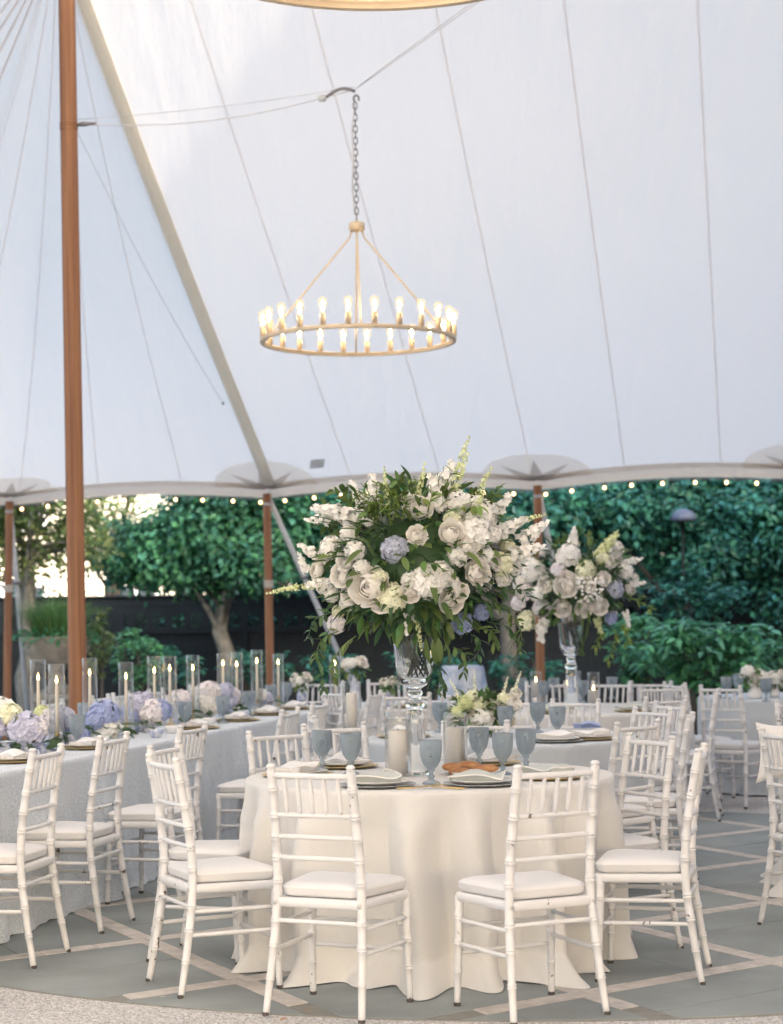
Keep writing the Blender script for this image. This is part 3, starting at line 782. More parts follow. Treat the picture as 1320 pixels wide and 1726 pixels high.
# ---- cream round table in front
TA, TB, TC, TD, TE, TF = [G(*c) for c in ((0.155, 7.12), (0.62, 9.2), (1.32, 11.7), (3.25, 13.1), (0.15, 12.6), (2.80, 8.5))]
chair(-0.305, 5.93, .36, .93, 'chipped white chair nearest the camera, left of the front tablecloth folds')
chair(0.59, 5.87, -.385, .92, 'chipped white chair nearest the camera, right of the front tablecloth folds')
chair(-0.915, 6.43, .87, .49, 'white chair at left of the cream table, seat turned right')
chair(-1.0, 7.1, .95, -.3, 'white chair tucked behind the left chair of the cream table')
chair(1.24, 6.54, -.96, .27, 'white chair at right of the cream table, seat side on')
chair(1.14, 7.2, -.85, -.53, 'white chair behind the right side chair of the cream table')
chair(-0.56, 7.83, .55, -.83, 'white chair facing forward behind the two left blue goblets')
chair(-0.30, 8.25, .30, -.95, 'white chair just behind the forward facing chair, left of the crystal vase')
chair(0.42, 8.30, -.05, -1, 'white chair facing forward behind the right pillar candle')
# ---- grey blue round table behind
chair(1.22, 8.1, -.64, .77, 'white chair with its back to us between the cream table and the grey blue table')
chair(1.58, 8.62, -.97, .25, 'white side-on chair at front right of the grey blue round table')
chair(1.47, 9.2, -.82, -.57, 'white chair at right of the grey blue round table')
chair(1.66, 9.75, -.9, -.42, 'white chair right of the blue napkin setting')
chair(0.75, 10.38, -.1, -1, 'white chair facing forward behind the gold flower bowl')
chair(1.15, 10.25, -.45, -.9, 'white chair facing forward beside two blue goblets on grey blue table')
chair(-0.45, 9.0, .97, .15, 'white chair at left of the grey blue round table')
# ---- cream table with the second bouquet
chair(2.25, 11.25, -.97, .25, 'white chair side on at right of the second bouquet table')
chair(1.74, 10.35, -.42, .9, 'white chair angled at front right of the second bouquet table')
chair(1.22, 12.95, .02, -1, 'white chair facing forward behind the second tall crystal vase')
chair(1.72, 12.8, -.45, -.9, 'white chair facing forward right of the second crystal vase')
chair(1.98, 12.0, .15, .98, 'white chair seen from behind left of the far grey table')
chair(2.02, 12.75, .2, .97, 'leftmost white chair of the row before the laurel bush')
# ---- grey table far right
chair(2.38, 11.85, .52, .85, 'white chair with its back to us at the far right grey table')
chair(2.15, 12.45, .9, .4, 'white chair left of the far right grey table')
# ---- table at the right edge
chair(1.76, 7.40, .90, .42, 'white chair cut by the right edge of the picture')
chair(2.46, 9.85, .25, -.97, 'white chair with a leaning back behind the right edge cushion')
# ---- far centre table
chair(-0.45, 12.0, .8, .55, 'white chair at left of the far centre table')
chair(0.10, 11.35, -.02, 1, 'white chair with its back to us at the far centre table')
chair(0.5, 11.5, -.3, .95, 'white chair seen through the crystal vase at the far centre table')
chair(-0.05, 13.8, .1, -1, 'white chair facing forward at back of the far centre table')

# ---- the long row of tables at left
RD = Vector((0.27, 0.963, 0)).normalized(); RN = Vector((-RD.y, RD.x, 0))   # RN points left, across the table
R0 = G(-1.535, 8.44); RWID = 1.0
RE = G(-1.535+.27*4.45, 8.44+.963*4.45)-R0; RK = RE.length/4.45; RD = RE.normalized(); RN = Vector((-RD.y, RD.x, 0))
def row(t, off, z=0.0): return R0 + RD*(t*RK) + RN*off + Vector((0, 0, z))
def rowpx(px, off, z=0.0):
    a, _ = ray(px, 1200); b = R0 + RN*off
    t = (a*b.y - b.x)/(RD.x - a*RD.y)
    return row(t/RK, off, z)
chair(-1.48, 7.0, -.97, .23, 'white chair at far left drawn up to the blue grey long table')
chair(-1.315, 7.71, -.96, .28, 'second white chair from the left along the blue grey long table')
chair(-1.02, 8.36, -.94, .34, 'third white chair from the left along the blue grey long table')
chair(-0.60, 9.6, -.96, .28, 'fourth white chair along the long table, seat showing left of its back')
chair(-0.46, 10.4, -.96, .28, 'fifth white chair along the right side of the long table')
chair(-0.28, 11.05, -.96, .28, 'sixth white chair along the right side of the long table')
chair(-0.12, 11.7, -.96, .28, 'farthest white chair along the right side of the long table')
for i, (px, off) in enumerate(((2, 1.5), (88, 1.52), (168, 1.5), (203, 1.52), (262, 1.5), (330, 1.5))):
    p = rowpx(px, off)
    chair(p.x, p.y, RD.y, -RD.x, raw=True, label=['white chair on the far side of the long table at the left edge', 'white chair behind the leftmost pair of glass candle cylinders',
          'white chair behind the long table right of the thick pole', 'white chair behind the blue hydrangeas on the long table', 'white chair behind the tall pair of candle cylinders mid table', 'white chair behind the pale hydrangeas on the long table'][i])
p = row(5.35, 0.5); chair(p.x, p.y, -RD.x, -RD.y, raw=True, label='white chair facing forward at the far end of the long table')

# ================================================================== tables and cloths
def drape(perim, zt, seed, puddle, foldamp, nper=420, kmin=5, kmax=26, flare=0.0, corner=None, pf=None):
    rs = random.Random(seed)
    ks = [(k, rs.uniform(0, 2*PI), rs.uniform(0.4, 1)/(k**0.55)) for k in range(kmin, kmax) if rs.random() < 0.6]
    nrm = sum(a for _, _, a in ks) or 1
    ph2 = [(k, rs.uniform(0, 2*PI), rs.uniform(0.5, 1)) for k in (4, 7, 11, 17, 23)]
    mb = MB(); rows = []
    c = Vector((0, 0, 0))
    def ringrow(fn):
        st = len(mb.v)
        for i in range(nper): mb.v.append(tuple(fn(i/nper)))
        rows.append(st)
    mb.v.append((0, 0, zt)); 
    for f in (0.3, 0.6, 0.85, 0.95):
        ringrow(lambda u: (perim(u)[0]*f, perim(u)[1]*f, zt))
    ringrow(lambda u: (perim(u)[0]-perim(u)[2]*0.006, perim(u)[1]-perim(u)[3]*0.006, zt))
    ringrow(lambda u: (perim(u)[0]+perim(u)[2]*0.003, perim(u)[1]+perim(u)[3]*0.003, zt-0.003))
    def fold(u):
        s = sum(a*math.cos(2*PI*k*u+p) for k, p, a in ks)/nrm*2.2
        return s
    NV = 44
    for j in range(1, NV+1):
        v = j/NV; z = zt*(1-v)
        def fn(u):
            x, y, nx, ny = perim(u); tx, ty = -ny, nx
            fo = fold(u + 0.004*math.sin(5*v+9*u))
            co = corner(u) if corner else 0
            o = 0.008 + flare*v + foldamp*(0.25+v**0.8)*max(-0.45, fo)*min(1, v*5) + co*0.10*v**1.2
            o += (0.007 if puddle else 0.002)*math.sin(2*PI*37*u+5*math.sin(2*PI*3*u)+1.5*v)*(0.35+v)*max(0, math.sin(2*PI*5*u+1))
            # slight crumple
            o += 0.006*v*mnoise.noise(Vector((x*5, y*5, z*6)))
            zz = z
            pu = sum(a*math.cos(2*PI*k*u+p) for k, p, a in ph2)/3.0
            if puddle and v > 0.86:
                w2 = (v-0.86)/0.14
                o += puddle*(pf(u) if pf else 1)*(w2**1.6)*(0.65+0.5*pu) + 0.022*w2*math.sin(24*u*2*PI+4*pu)*mnoise.noise(Vector((x*3, y*3, 1)))
                o += 0.05*(pf(u) if pf else .6)*w2*mnoise.noise(Vector((x*6, y*6, v*9)))
                zz = max(0.004+0.045*max(0, pu+mnoise.noise(Vector((x*7, y*7, 3)))*1.2)*math.sin(PI*min(1, w2))*1.0, z*(1-0.35*w2)+0.035*w2*(1-w2)*(1+pu)*2)
                if w2 >= 0.99: zz = 0.003+0.010*max(0, mnoise.noise(Vector((x*11, y*11, 5))))
            else: zz = max(0.006, z)
            return (x+nx*o, y+ny*o, zz)
        ringrow(fn)
    n = nper
    for i in range(n): mb.f.append((0, rows[0]+i, rows[0]+(i+1) % n))
    for a, b in zip(rows, rows[1:]):
        for i in range(n): mb.f.append((a+i, b+i, b+(i+1) % n, a+(i+1) % n))
    return mb
def circ(R): return lambda u: (R*math.cos(2*PI*u), R*math.sin(2*PI*u), math.cos(2*PI*u), math.sin(2*PI*u))
def rrect(lx, ly, rc=0.03):
    segs = []
    hx, hy = lx/2-rc, ly/2-rc
    per = [(2*hy, 'R'), (PI*rc/2, 0), (2*hx, 'T'), (PI*rc/2, 90), (2*hy, 'L'), (PI*rc/2, 180), (2*hx, 'B'), (PI*rc/2, 270)]
    tot = sum(p[0] for p in per)
    def fn(u):
        s = (u % 1)*tot
        for ln, kd in per:
            if s <= ln: break
            s -= ln
        f = s/ln
        if kd == 'R': return (hx+rc, -hy+2*hy*f, 1, 0)
        if kd == 'T': return (hx-2*hx*f, hy+rc, 0, 1)
        if kd == 'L': return (-hx-rc, hy-2*hy*f, -1, 0)
        if kd == 'B': return (-hx+2*hx*f, -hy-rc, 0, -1)
        a = math.radians(kd+90*f); cx = hx if kd in (0, 270) else -hx; cy = hy if kd in (0, 90) else -hy
        return (cx+rc*math.cos(a), cy+rc*math.sin(a), math.cos(a), math.sin(a))
    def corner(u):
        x, y, nx, ny = fn(u); dx = abs(abs(x)-hx-rc); dy = abs(abs(y)-hy-rc); return math.exp(-((dx+dy)/0.09)**2)
    return fn, corner
ZT = 0.765
def round_table(c, R, clothm, seed, label, clabel, puddle=0.1, amp=0.045, nper=420, flare=-0.012, pf=None):
    t = thing('round_table', label, 'table', c)
    MB().lathe([(0, 0.735), (R-0.02, 0.735), (R-0.012, 0.740), (R-0.012, ZT-0.008), (R-0.02, ZT-0.004), (0, ZT-0.004)], 64).obj('tabletop', M['pole'], t)
    for k in range(4):
        a = PI/4+k*PI/2; MB().tube([((R-0.3)*math.cos(a), (R-0.3)*math.sin(a), 0), ((R-0.35)*math.cos(a), (R-0.35)*math.sin(a), 0.735)], 0.018, 8).obj('leg', M['steel'], t)
    cl = drape(circ(R), ZT, seed, puddle, amp, nper, 4, 21, flare, None, pf).obj('tablecloth', clothm, loc=c); tag(cl, clabel, 'tablecloth')
    return t
round_table(TA, 0.80, M['cream_cloth'], 5, 'round banquet table hidden under the front cream cloth', 'floor length cream linen tablecloth pooling on the stone, nearest the camera', 0.16, 0.10, 720, -0.03, lambda u: 0.12+1.5*max(0, -math.sin(2*PI*u))**2)
round_table(TB, 0.80, M['grey_cloth'], 8, 'round banquet table hidden under the grey blue cloth at centre', 'grey blue tablecloth on the round table behind the front goblets', 0.08, 0.04)
round_table(TC, 0.82, M['cream_cloth'], 9, 'round banquet table under the second tall bouquet', 'cream tablecloth under the second tall bouquet', 0.08, 0.04)
round_table(TD, 0.82, M['grey_cloth'], 10, 'round banquet table under the far right grey cloth', 'slate grey tablecloth with deep folds on the far right table', 0.08, 0.05)
round_table(TE, 0.75, M['cream_cloth'], 11, 'round banquet table under the far centre pale cloth', 'pale tablecloth on the far centre table behind the crystal vase', 0.08, 0.04)
round_table(TF, 0.80, M['cream_cloth'], 12, 'round banquet table beyond the right edge of the picture', 'cream tablecloth trailing on the stone at the right edge', 0.14, 0.05)
rowang = math.atan2(RD.y, RD.x)
for i, (t0, t1) in enumerate(((-2.5, -0.03), (0.0, 2.03), (2.06, 4.45))):
    c = row((t0+t1)/2, RWID/2); ln = (t1-t0)*RK
    t = thing('long_table', ['long banquet table at the left edge of the picture', 'middle banquet table of the long row under a pale blue cloth', 'far banquet table of the long row under a pale blue cloth'][i], 'table', c, rowang)
    MB().box((0, 0, 0.748), (ln-0.03, RWID-0.03, 0.024)).obj('tabletop', M['pole'], t)
    for sx in (-1, 1):
        for sy in (-1, 1): MB().tube([(sx*(ln/2-0.15), sy*(RWID/2-0.12), 0), (sx*(ln/2-0.15), sy*(RWID/2-0.12), 0.736)], 0.016, 8).obj('leg', M['steel'], t)
    pf, cf = rrect(ln, RWID)
    cl = drape(pf, ZT, 30+i, 0.02, 0.012, 640, 8, 40, 0.02, cf).obj('tablecloth', M['row_cloth'], loc=c); cl.rotation_euler = (0, 0, rowang)
    tag(cl, ['pale blue shimmering cloth on the long table at the left edge', 'pale blue shimmering cloth on the middle table of the long row', 'pale blue shimmering cloth on the far table of the long row'][i], 'tablecloth')
# small skirted table far behind
p = at(780, 1122, GY(15.5)); hz = p.z
t = thing('high_table', 'small tall table hidden under a blue patterned cloth behind the vase', 'table', (p.x, p.y, 0))
MB().lathe([(0, hz-0.03), (0.19, hz-0.03), (0.19, hz-0.006), (0, hz-0.006)], 32).obj('tabletop', M['pole'], t); MB().tube([(0, 0, 0), (0, 0, hz-0.03)], 0.03, 10).obj('leg', M['steel'], t)
cl = drape(circ(0.20), hz, 44, 0.05, 0.035, 240, 4, 12, 0.13).obj('tablecloth', M['toile'], loc=(p.x, p.y, 0)); tag(cl, 'blue and white patterned cloth draped over the small tall table', 'tablecloth')

# ================================================================== tableware
gob = MB().lathe([(r*1.07, z*1.05) for r, z in [(0, 0), (0.034, 0.0), (0.036, 0.003), (0.030, 0.008), (0.014, 0.014), (0.009, 0.022), (0.014, 0.027), (0.014, 0.031), (0.008, 0.037), (0.009, 0.047), (0.016, 0.053), (0.013, 0.058),
    (0.022, 0.066), (0.034, 0.084), (0.041, 0.110), (0.0435, 0.140), (0.0435, 0.172), (0.0415, 0.173), (0.0405, 0.140), (0.037, 0.110), (0.029, 0.086), (0.016, 0.070), (0, 0.068)]], 28).mesh('water_goblet', M['goblet'])
def goblet(px, py, label, z=ZT, d=None, sc=1.0):
    p = onz(px, py, z) if d is None else d
    o = link('water_goblet', gob, None, (p.x, p.y, z+0.0015), (0, 0, rnd(0, 6)), sc); return tag(o, label, 'goblet', 'blue pressed glass goblets')
for px, py, lb in ((543, 1298, 'leftmost blue goblet on the front cream table'), (592, 1306, 'second blue goblet from left on the front cream table'), (727, 1322, 'frontmost blue goblet beside the crystal vase foot'),
                   (808, 1293, 'blue goblet just right of the right white pillar candle'), (848, 1306, 'blue goblet in front of the far right goblet pair, behind the bread'), (887, 1297, 'rightmost blue goblet on the front cream table')):
    goblet(px, py, lb)
for px, py, lb in ((852, 1244, 'blue goblet right of the gold flower bowl'), (907, 1236, 'blue goblet on the grey blue table, left of a close pair'), (940, 1246, 'blue goblet on the grey blue table, right of a close pair'),
                   (742, 1235, 'blue goblet on the grey blue table beside the crystal vase')):
    goblet(px, py, lb)
for px, py, lb in ((917, 1187, 'blue goblet left of the second crystal vase'), (934, 1180, 'blue goblet right behind a pole on the second bouquet table'), (983, 1186, 'blue goblet right of the second crystal vase'),
                   (1032, 1178, 'blue goblet at right of the second bouquet table'), (880, 1180, 'blue goblet at left of the second bouquet table')):
    goblet(px, py, lb)
for px, off, lb in ((129, 0.30, 'blue goblet between hydrangeas left of the thick pole foot'), (312, 0.24, 'blue goblet below the mid candle on the long table'), (376, 0.22, 'blue goblet before the lilac hydrangea on the long table'),
                    (421, 0.30, 'blue goblet right of the lilac hydrangea'), (457, 0.5, 'blue goblet near the far end of the long table'), (484, 0.55, 'farthest blue goblet on the long table'), (143, 0.85, 'blue goblet behind the thick pole on the long table')):
    p = rowpx(px, off); goblet(0, 0, lb, d=p)
for px, py, lb in ((1225, 1178, 'blue goblet left of the white vase on the far right table'), (1292, 1183, 'blue goblet right of the white vase on the far right table'), (1245, 1172, 'farther blue goblet on the far right table')):
    goblet(px, py, lb)

def hurricane(p, h, r, label, lean=0):
    mb = MB().lathe([(r-0.003, 0.004), (r, 0.0), (r, h-0.003), (r-0.0012, h), (r-0.003, h-0.002), (r-0.003, 0.004), (0, 0.004)], 28)
    o = mb.obj('glass_cylinder', M['glass'], loc=(p.x, p.y, p.z)); return tag(o, label, 'glass cylinder', 'clear glass candle cylinders')
def flame_mb(s=1.0): return MB().lathe([(0, 0), (0.005*s, 0.006*s), (0.0065*s, 0.014*s), (0.0045*s, 0.026*s), (0.0015*s, 0.038*s), (0, 0.042*s)], 10)
flame = flame_mb().mesh('flame', M['flame'])
def taper(p, h, label, lean=0.0):
    t = thing('taper_candle', label, 'candle', p, rnd(0, 6), 'ivory taper candles on the long table')
    t.rotation_euler = (lean, 0, 0.3)
    MB().lathe([(0, 0), (0.03, 0), (0.032, 0.004), (0.022, 0.012), (0.008, 0.02), (0.007, 0.05), (0.013, 0.058), (0.014, 0.075), (0.011, 0.077), (0.010, 0.062), (0, 0.06)], 16).obj('candlestick', M['brass'], t)
    MB().tube([(0, 0, 0.058), (0, 0, 0.065+h*0.5), (0, 0, 0.065+h)], [0.0115, 0.0105, 0.0085], 12).obj('wax_stick', M['wax'], t)
    MB().tube([(0, 0, 0.065+h), (0.001, 0, 0.075+h)], 0.0015, 5).obj('wick', M['foot'], t)
    link('flame', flame, t, (0, 0, 0.068+h))
tp = [(65, 1113, 1147, .62, 'leftmost'), (96, 1120, 1152, .42, 'second from left'), (152, 1110, 1139, .66, 'third, beside the thick pole'), (213, 1117, 1145, .42, 'fourth, alone against the bush'),
      (261, 1107, 1135, .60, 'fifth, left of a close pair'), (287, 1107, 1131, .48, 'sixth, right of a close pair'), (326, 1105, 1130, .5, 'seventh, alone before dark fence'),
      (377, 1102, 1122, .6, 'eighth, in front of the tree trunk'), (400, 1100, 1124, .48, 'ninth, right of the tree trunk'), (434, 1096, 1118, .5, 'tenth, the tallest looking'), (470, 1103, 1120, .5, 'eleventh, before the lashed side pole'), (565, 1105, 1121, .5, 'farthest, near the trailing leaves')]
for i, (px, ty, fy, off, wh) in enumerate(tp):
    p = rowpx(px, off, ZT) if i < 11 else onz(565, 1185, ZT); d = p.y
    ht = at(px, ty, d).z - ZT; hf = at(px, fy, d).z - ZT
    hurricane(p + Vector((0, 0, 0.002)), max(0.2, ht), 0.046, 'glass cylinder around the taper candle that is ' + wh)
    taper(p + Vector((0, 0, 0.0075)), max(0.1, hf-0.075), 'lit ivory taper candle in glass, ' + wh)
def pillar(px, py, wx_top, gl_top, lit, label, glabel, r=0.042, gr=0.06):
    p = onz(px, py, ZT); d = p.y
    h = at(px, wx_top, d).z-ZT; gh = at(px, gl_top, d).z-ZT
    t = thing('pillar_candle', label, 'candle', p+Vector((0, 0, 0.0075)), 0, 'white pillar candles')
    MB().lathe([(0, 0), (r, 0), (r, h-0.005), (r-0.004, h), (r*0.6, h-0.004), (0, h-0.006)], 24).obj('wax_block', M['pillar_wax'], t)
    MB().tube([(0, 0, h-0.006), (0, 0.001, h+0.006)], 0.0018, 5).obj('wick', M['foot'], t)
    if lit: link('flame', flame, t, (0, 0, h-0.002))
    hurricane(p+Vector((0, 0, 0.002)), gh, gr, glabel)
pillar(672, 1308, 1233, 1200, False, 'white pillar candle left of the crystal vase foot', 'glass cylinder around the pillar candle left of the crystal vase', 0.044, 0.058)
pillar(768, 1292, 1228, 1202, False, 'white pillar candle right of the crystal vase', 'glass cylinder around the pillar candle right of the crystal vase', 0.044, 0.055)
pillar(594, 1262, 1170, 1150, False, 'tall white pillar candle behind the second goblet from left', 'tall glass cylinder behind the second goblet from left', 0.030, 0.05)
pillar(904, 1183, 1150, 1133, True, 'lit pillar candle in glass beside the side pole behind', 'glass cylinder at left of the second bouquet table', 0.040, 0.046)
pillar(1001, 1192, 1165, 1134, True, 'lit pillar candle in glass right of the second crystal vase', 'glass cylinder right of the second crystal vase', 0.040, 0.046)
pillar(972, 1178, 1160, 1132, True, 'lit pillar candle right behind the second crystal vase', 'glass cylinder right behind the second crystal vase', 0.030, 0.04)

plate_me = MB().lathe([(0, 0.0), (0.07, 0.0), (0.078, 0.004), (0.13, 0.016), (0.134, 0.019), (0.13, 0.020), (0.076, 0.009), (0, 0.007)], 40).mesh('dinner_plate', M['porcelain'])
charg_me = MB().lathe([(0, 0.0), (0.11, 0.0), (0.155, 0.009), (0.160, 0.012), (0.155, 0.013), (0.108, 0.005), (0, 0.004)], 48).mesh('charger_plate', M['charger'])
bowl_me = MB().lathe([(0, 0), (0.03, 0), (0.032, 0.005), (0.05, 0.03), (0.056, 0.05), (0.053, 0.05), (0.046, 0.03), (0.028, 0.01), (0, 0.008)], 24).mesh('cup', M['porcelain'])
def napkin_mesh(seed, w_=0.24, d_=0.13, m=None):
    rs = random.Random(seed); ph = rs.uniform(0, 6)
    def top(u, v):
        x = (u-0.5)*w_*(0.75+0.35*abs(v-0.5)*2*(1-u)); y = (v-0.5)*d_
        z = 0.022 + 0.020*math.sin(PI*u)*math.sin(PI*v) + 0.010*math.sin(5.5*u+ph+2.5*v)*(0.3+u*0.9) + 0.004*math.sin(7*v+ph)
        return (x, y, max(0.006, z))
    mb = MB(); n = 20
    mb.grid(top, n, n); k = len(mb.v)
    mb.grid(lambda u, v: (top(u, v)[0], top(u, v)[1], 0.001 if 0.03 < u < 0.97 else top(u, v)[2]-0.004), n, n)
    # close the rim
    def idx(i, j): return i*(n+1)+j
    rim = [(i, 0) for i in range(n)] + [(n, j) for j in range(n)] + [(n-i, n) for i in range(n)] + [(0, n-j) for j in range(n)]
    for a, b in zip(rim, rim[1:]+rim[:1]):
        mb.f.append((idx(*a), idx(*b), k+idx(*b), k+idx(*a)))
    edge = MB().tube([Vector(top(*uv)) for uv in ([(i/20, 0) for i in range(21)]+[(1, j/20) for j in range(21)])], 0.003, 6)
    return mb, edge
def setting(p, rz, tagtxt, kind='gold', nap='grey', seed=1):
    o = link('charger_plate', charg_me, None, p+Vector((0, 0, 0.0015)), (0, 0, rz), None, M['charger'] if kind == 'gold' else M['silver_charger'])
    tag(o, ('gold ' if kind == 'gold' else 'beaded clear ')+'charger plate '+tagtxt, 'plate', 'charger plates')
    o = link('dinner_plate', plate_me, None, p+Vector((0, 0, 0.0075)), (0, 0, rz)); tag(o, 'white dinner plate '+tagtxt, 'plate', 'white dinner plates')
    mb, ed = napkin_mesh(seed); t = thing('napkin', ('folded grey green napkin with white edge ' if nap == 'grey' else 'folded white napkin ')+tagtxt, 'napkin', p+Vector((0, 0, 0.022)), rz, 'folded napkins')
    mb.obj('folded_cloth', M['napkin'] if nap == 'grey' else M['white_napkin'], t); ed.obj('trim', M['trim'], t)
def aroundT(c, ang, r): return Vector((c.x+r*math.cos(math.radians(ang)), c.y+r*math.sin(math.radians(ang)), ZT))
setting(aroundT(TA, -112, 0.60), 0.2, 'at front left of the cream table', 'clear', 'grey', 1)
setting(aroundT(TA, -70, 0.60), -0.15, 'at front right of the cream table', 'clear', 'grey', 2)
setting(aroundT(TA, -30, 0.58), -0.9, 'at the right of the cream table', 'gold', 'grey', 3)
setting(aroundT(TA, 178, 0.58), 1.2, 'at the left of the cream table', 'gold', 'white', 4)
setting(aroundT(TA, 130, 0.60), 2.2, 'at the back left of the cream table', 'gold', 'white', 5)
setting(aroundT(TA, 62, 0.60), -2.6, 'at the back right of the cream table', 'gold', 'white', 6)
setting(onz(938, 1252, ZT)+Vector((0, 0.05, 0)), 0.1, 'at the front of the grey blue table', 'clear', 'white', 7)
setting(aroundT(TB, -35, 0.58), -0.9, 'at the right of the grey blue table', 'gold', 'white', 8)
setting(aroundT(TB, 170, 0.58), 1.9, 'at the left of the grey blue table', 'gold', 'white', 9)
setting(aroundT(TC, -50, 0.58), -0.6, 'at front right of the second bouquet table', 'gold', 'grey', 10)
setting(aroundT(TC, -115, 0.58), 0.4, 'at front left of the second bouquet table', 'gold', 'grey', 11)
setting(aroundT(TE, -90, 0.52), 0.0, 'at the front of the far centre table', 'gold', 'white', 12)
# blue accents on the grey blue table
o, e = napkin_mesh(31, 0.16, 0.07); p = onz(993, 1240, ZT); t = thing('napkin', 'rolled blue napkin at right of the grey blue table', 'napkin', p+Vector((0, 0, 0.045)), 0.5); o.obj('folded_cloth', M['blue_petal'], t)
sets = [(20, .22, 'beside the white hydrangeas at far left'), (150, .20, 'below the blue hydrangeas'), (330, .20, 'right of the mid goblet'), (400, .20, 'below the lilac hydrangea'), (452, .22, 'near the far end'), (498, .24, 'at the far end')]
for i, (px, off, tx) in enumerate(sets): setting(rowpx(px, off, ZT), rowang, 'on the long table, '+tx, 'gold', 'white', 20+i)
for i, (px, off, tx) in enumerate([(80, .20, 'by the leaf at far left'), (170, .27, 'beside the blue hydrangeas'), (262, .16, 'left of the mid goblet'), (352, .26, 'under the white hydrangeas'), (410, .28, 'under the lilac hydrangea'), (290, .2, 'before the sixth candle')]):
    o = link('cup', bowl_me, None, rowpx(px, off, ZT+0.0015), (0, 0, 0), 0.9, M['porcelain'] if i % 2 else M['blueware']); tag(o, ('plain white' if i % 2 else 'blue and white')+' porcelain cup on the long table, '+tx, 'cup', 'cups on the long table')
# votives
vot = MB().lathe([(0, 0), (0.03, 0), (0.034, 0.06), (0.031, 0.06), (0.028, 0.006), (0, 0.006)], 20).mesh('votive_glass', M['glass'])
votw = MB().lathe([(0, 0.0065), (0.027, 0.0065), (0.028, 0.026), (0, 0.026)], 16).mesh('wax', M['pillar_wax'])
for px, off, tx in ((5, .32, 'beside the lavender hydrangea at the left edge'), (160, .36, 'before the blue hydrangeas'), (250, .36, 'before the pale hydrangeas'), (440, .4, 'near the far end of the long table')):
    t = thing('votive_candle', 'small votive in clear glass '+tx, 'candle', rowpx(px, off, ZT+0.0015), 0, 'votives on the long table'); link('votive_glass', vot, t); link('wax', votw, t)
# bread
br = MB().lathe([(0, 0)]+[(0.045*math.sin(PI*k/10)**0.75, 0.02*(1-math.cos(PI*k/10))*1.1) for k in range(1, 10)]+[(0, 0.044)], 18).mesh('bread_roll', M['bread'])
for px, py, sx, rz, lb in ((762, 1300, 1.0, .3, 'leftmost brown bread roll beside the napkin'), (790, 1297, 1.15, .1, 'middle brown bread roll on the front table'), (775, 1309, 1.1, .2, 'front brown bread roll above the grey napkin'), (818, 1303, 1.3, -.1, 'long pale bread roll at right of the bread pile')):
    p = onz(px, py, ZT+0.02); o = link('bread_roll', br, None, (p.x, p.y, ZT+0.022), (0, 0, rz), (sx, 0.75, 0.8)); tag(o, lb, 'bread', 'bread rolls on the front table')
o = link('bread_plate', plate_me, None, onz(790, 1306, ZT)+Vector((0, 0.02, 0.0015)), None, (0.95, 0.7, 0.8)); tag(o, 'white plate under the bread rolls', 'plate')
# cutlery
def fork(p, rz, label, spoon=False):
    t = thing('spoon' if spoon else 'fork', label, 'cutlery', p, rz, 'gold cutlery')
    MB().tube([(0, -0.09, 0.004), (0, 0.0, 0.004), (0, 0.05, 0.009)], [0.004, 0.0025, 0.0035], 8, flat=1).obj('handle', M['brass'], t)
    if spoon: MB().lathe([(0, 0.0), (0.014, 0.003), (0.017, 0.006), (0, 0.004)], 12, (0, 0.07, 0.004)).obj('bowl', M['brass'], t)
    else:
        m = MB()
        for k in (-1, 0, 1): m.tube([(0, 0.05, 0.009), (k*0.006, 0.062, 0.009), (k*0.006, 0.095, 0.012)], 0.0018, 6)
        m.obj('tine', M['brass'], t)
fork(aroundT(TA, -95, 0.70)+Vector((0, 0, 0.003)), -1.2, 'gold fork lying left of the frontmost goblet')
fork(aroundT(TA, -87, 0.72)+Vector((0, 0, 0.003)), 1.0, 'gold spoon right of the frontmost goblet', True)
fork(aroundT(TA, -84, 0.70)+Vector((0, 0, 0.003)), 0.6, 'gold fork beside the grey napkin')
# cards
for px, py, lb, h_ in ((585, 1222, 'white card standing behind the left goblets', .07), (829, 1236, 'white place card leaning before the gold bowl', .09)):
    p = onz(px, py, ZT); o = MB().box((0, 0, h_/2+0.001), (0.045, 0.002, h_)).obj('place_card', M['card'], loc=p); o.rotation_euler = (-0.12, 0, 0.1); tag(o, lb, 'card')

# ================================================================== flowers
def petal(mb, base, axis, out, L, W, curl=0.3, n=3):
    axis = axis.normalized(); out = (out - axis*out.dot(axis)).normalized(); side = axis.cross(out)
    o = len(mb.v)
    for i in range(n+1):
        f = i/n; wv = W*math.sin(PI*(0.12+0.80*f))
        for j in range(3):
            s = (j-1)
            p = base + axis*(L*f) + out*(L*curl*f*f - 0.28*W*abs(s)*(1-0.0*f)) + side*(wv*s)
            mb.v.append(tuple(p))
    for i in range(n):
        for j in range(2):
            a = o+i*3+j; mb.f.append((a, a+3, a+4, a+1))
def floret(mb, c, nrm, r, npet=4, cup=0.25):
    nrm = nrm.normalized(); a = Vector((0, 0, 1)) if abs(nrm.z) < 0.9 else Vector((1, 0, 0)); u = nrm.cross(a).normalized(); v = nrm.cross(u)
    ph = rnd(0, 6)
    for k in range(npet):
        an = ph+2*PI*k/npet; d = u*math.cos(an)+v*math.sin(an); s = nrm.cross(d); w_ = 0.52 if npet == 4 else 0.42
        o = len(mb.v)
        mb.v += [tuple(c), tuple(c+d*r*.55+s*r*w_+nrm*r*cup*.6), tuple(c+d*r+nrm*r*cup*rnd(.4, 1.2)), tuple(c+d*r*.55-s*r*w_+nrm*r*cup*.6)]
        mb.f.append((o, o+1, o+2, o+3))
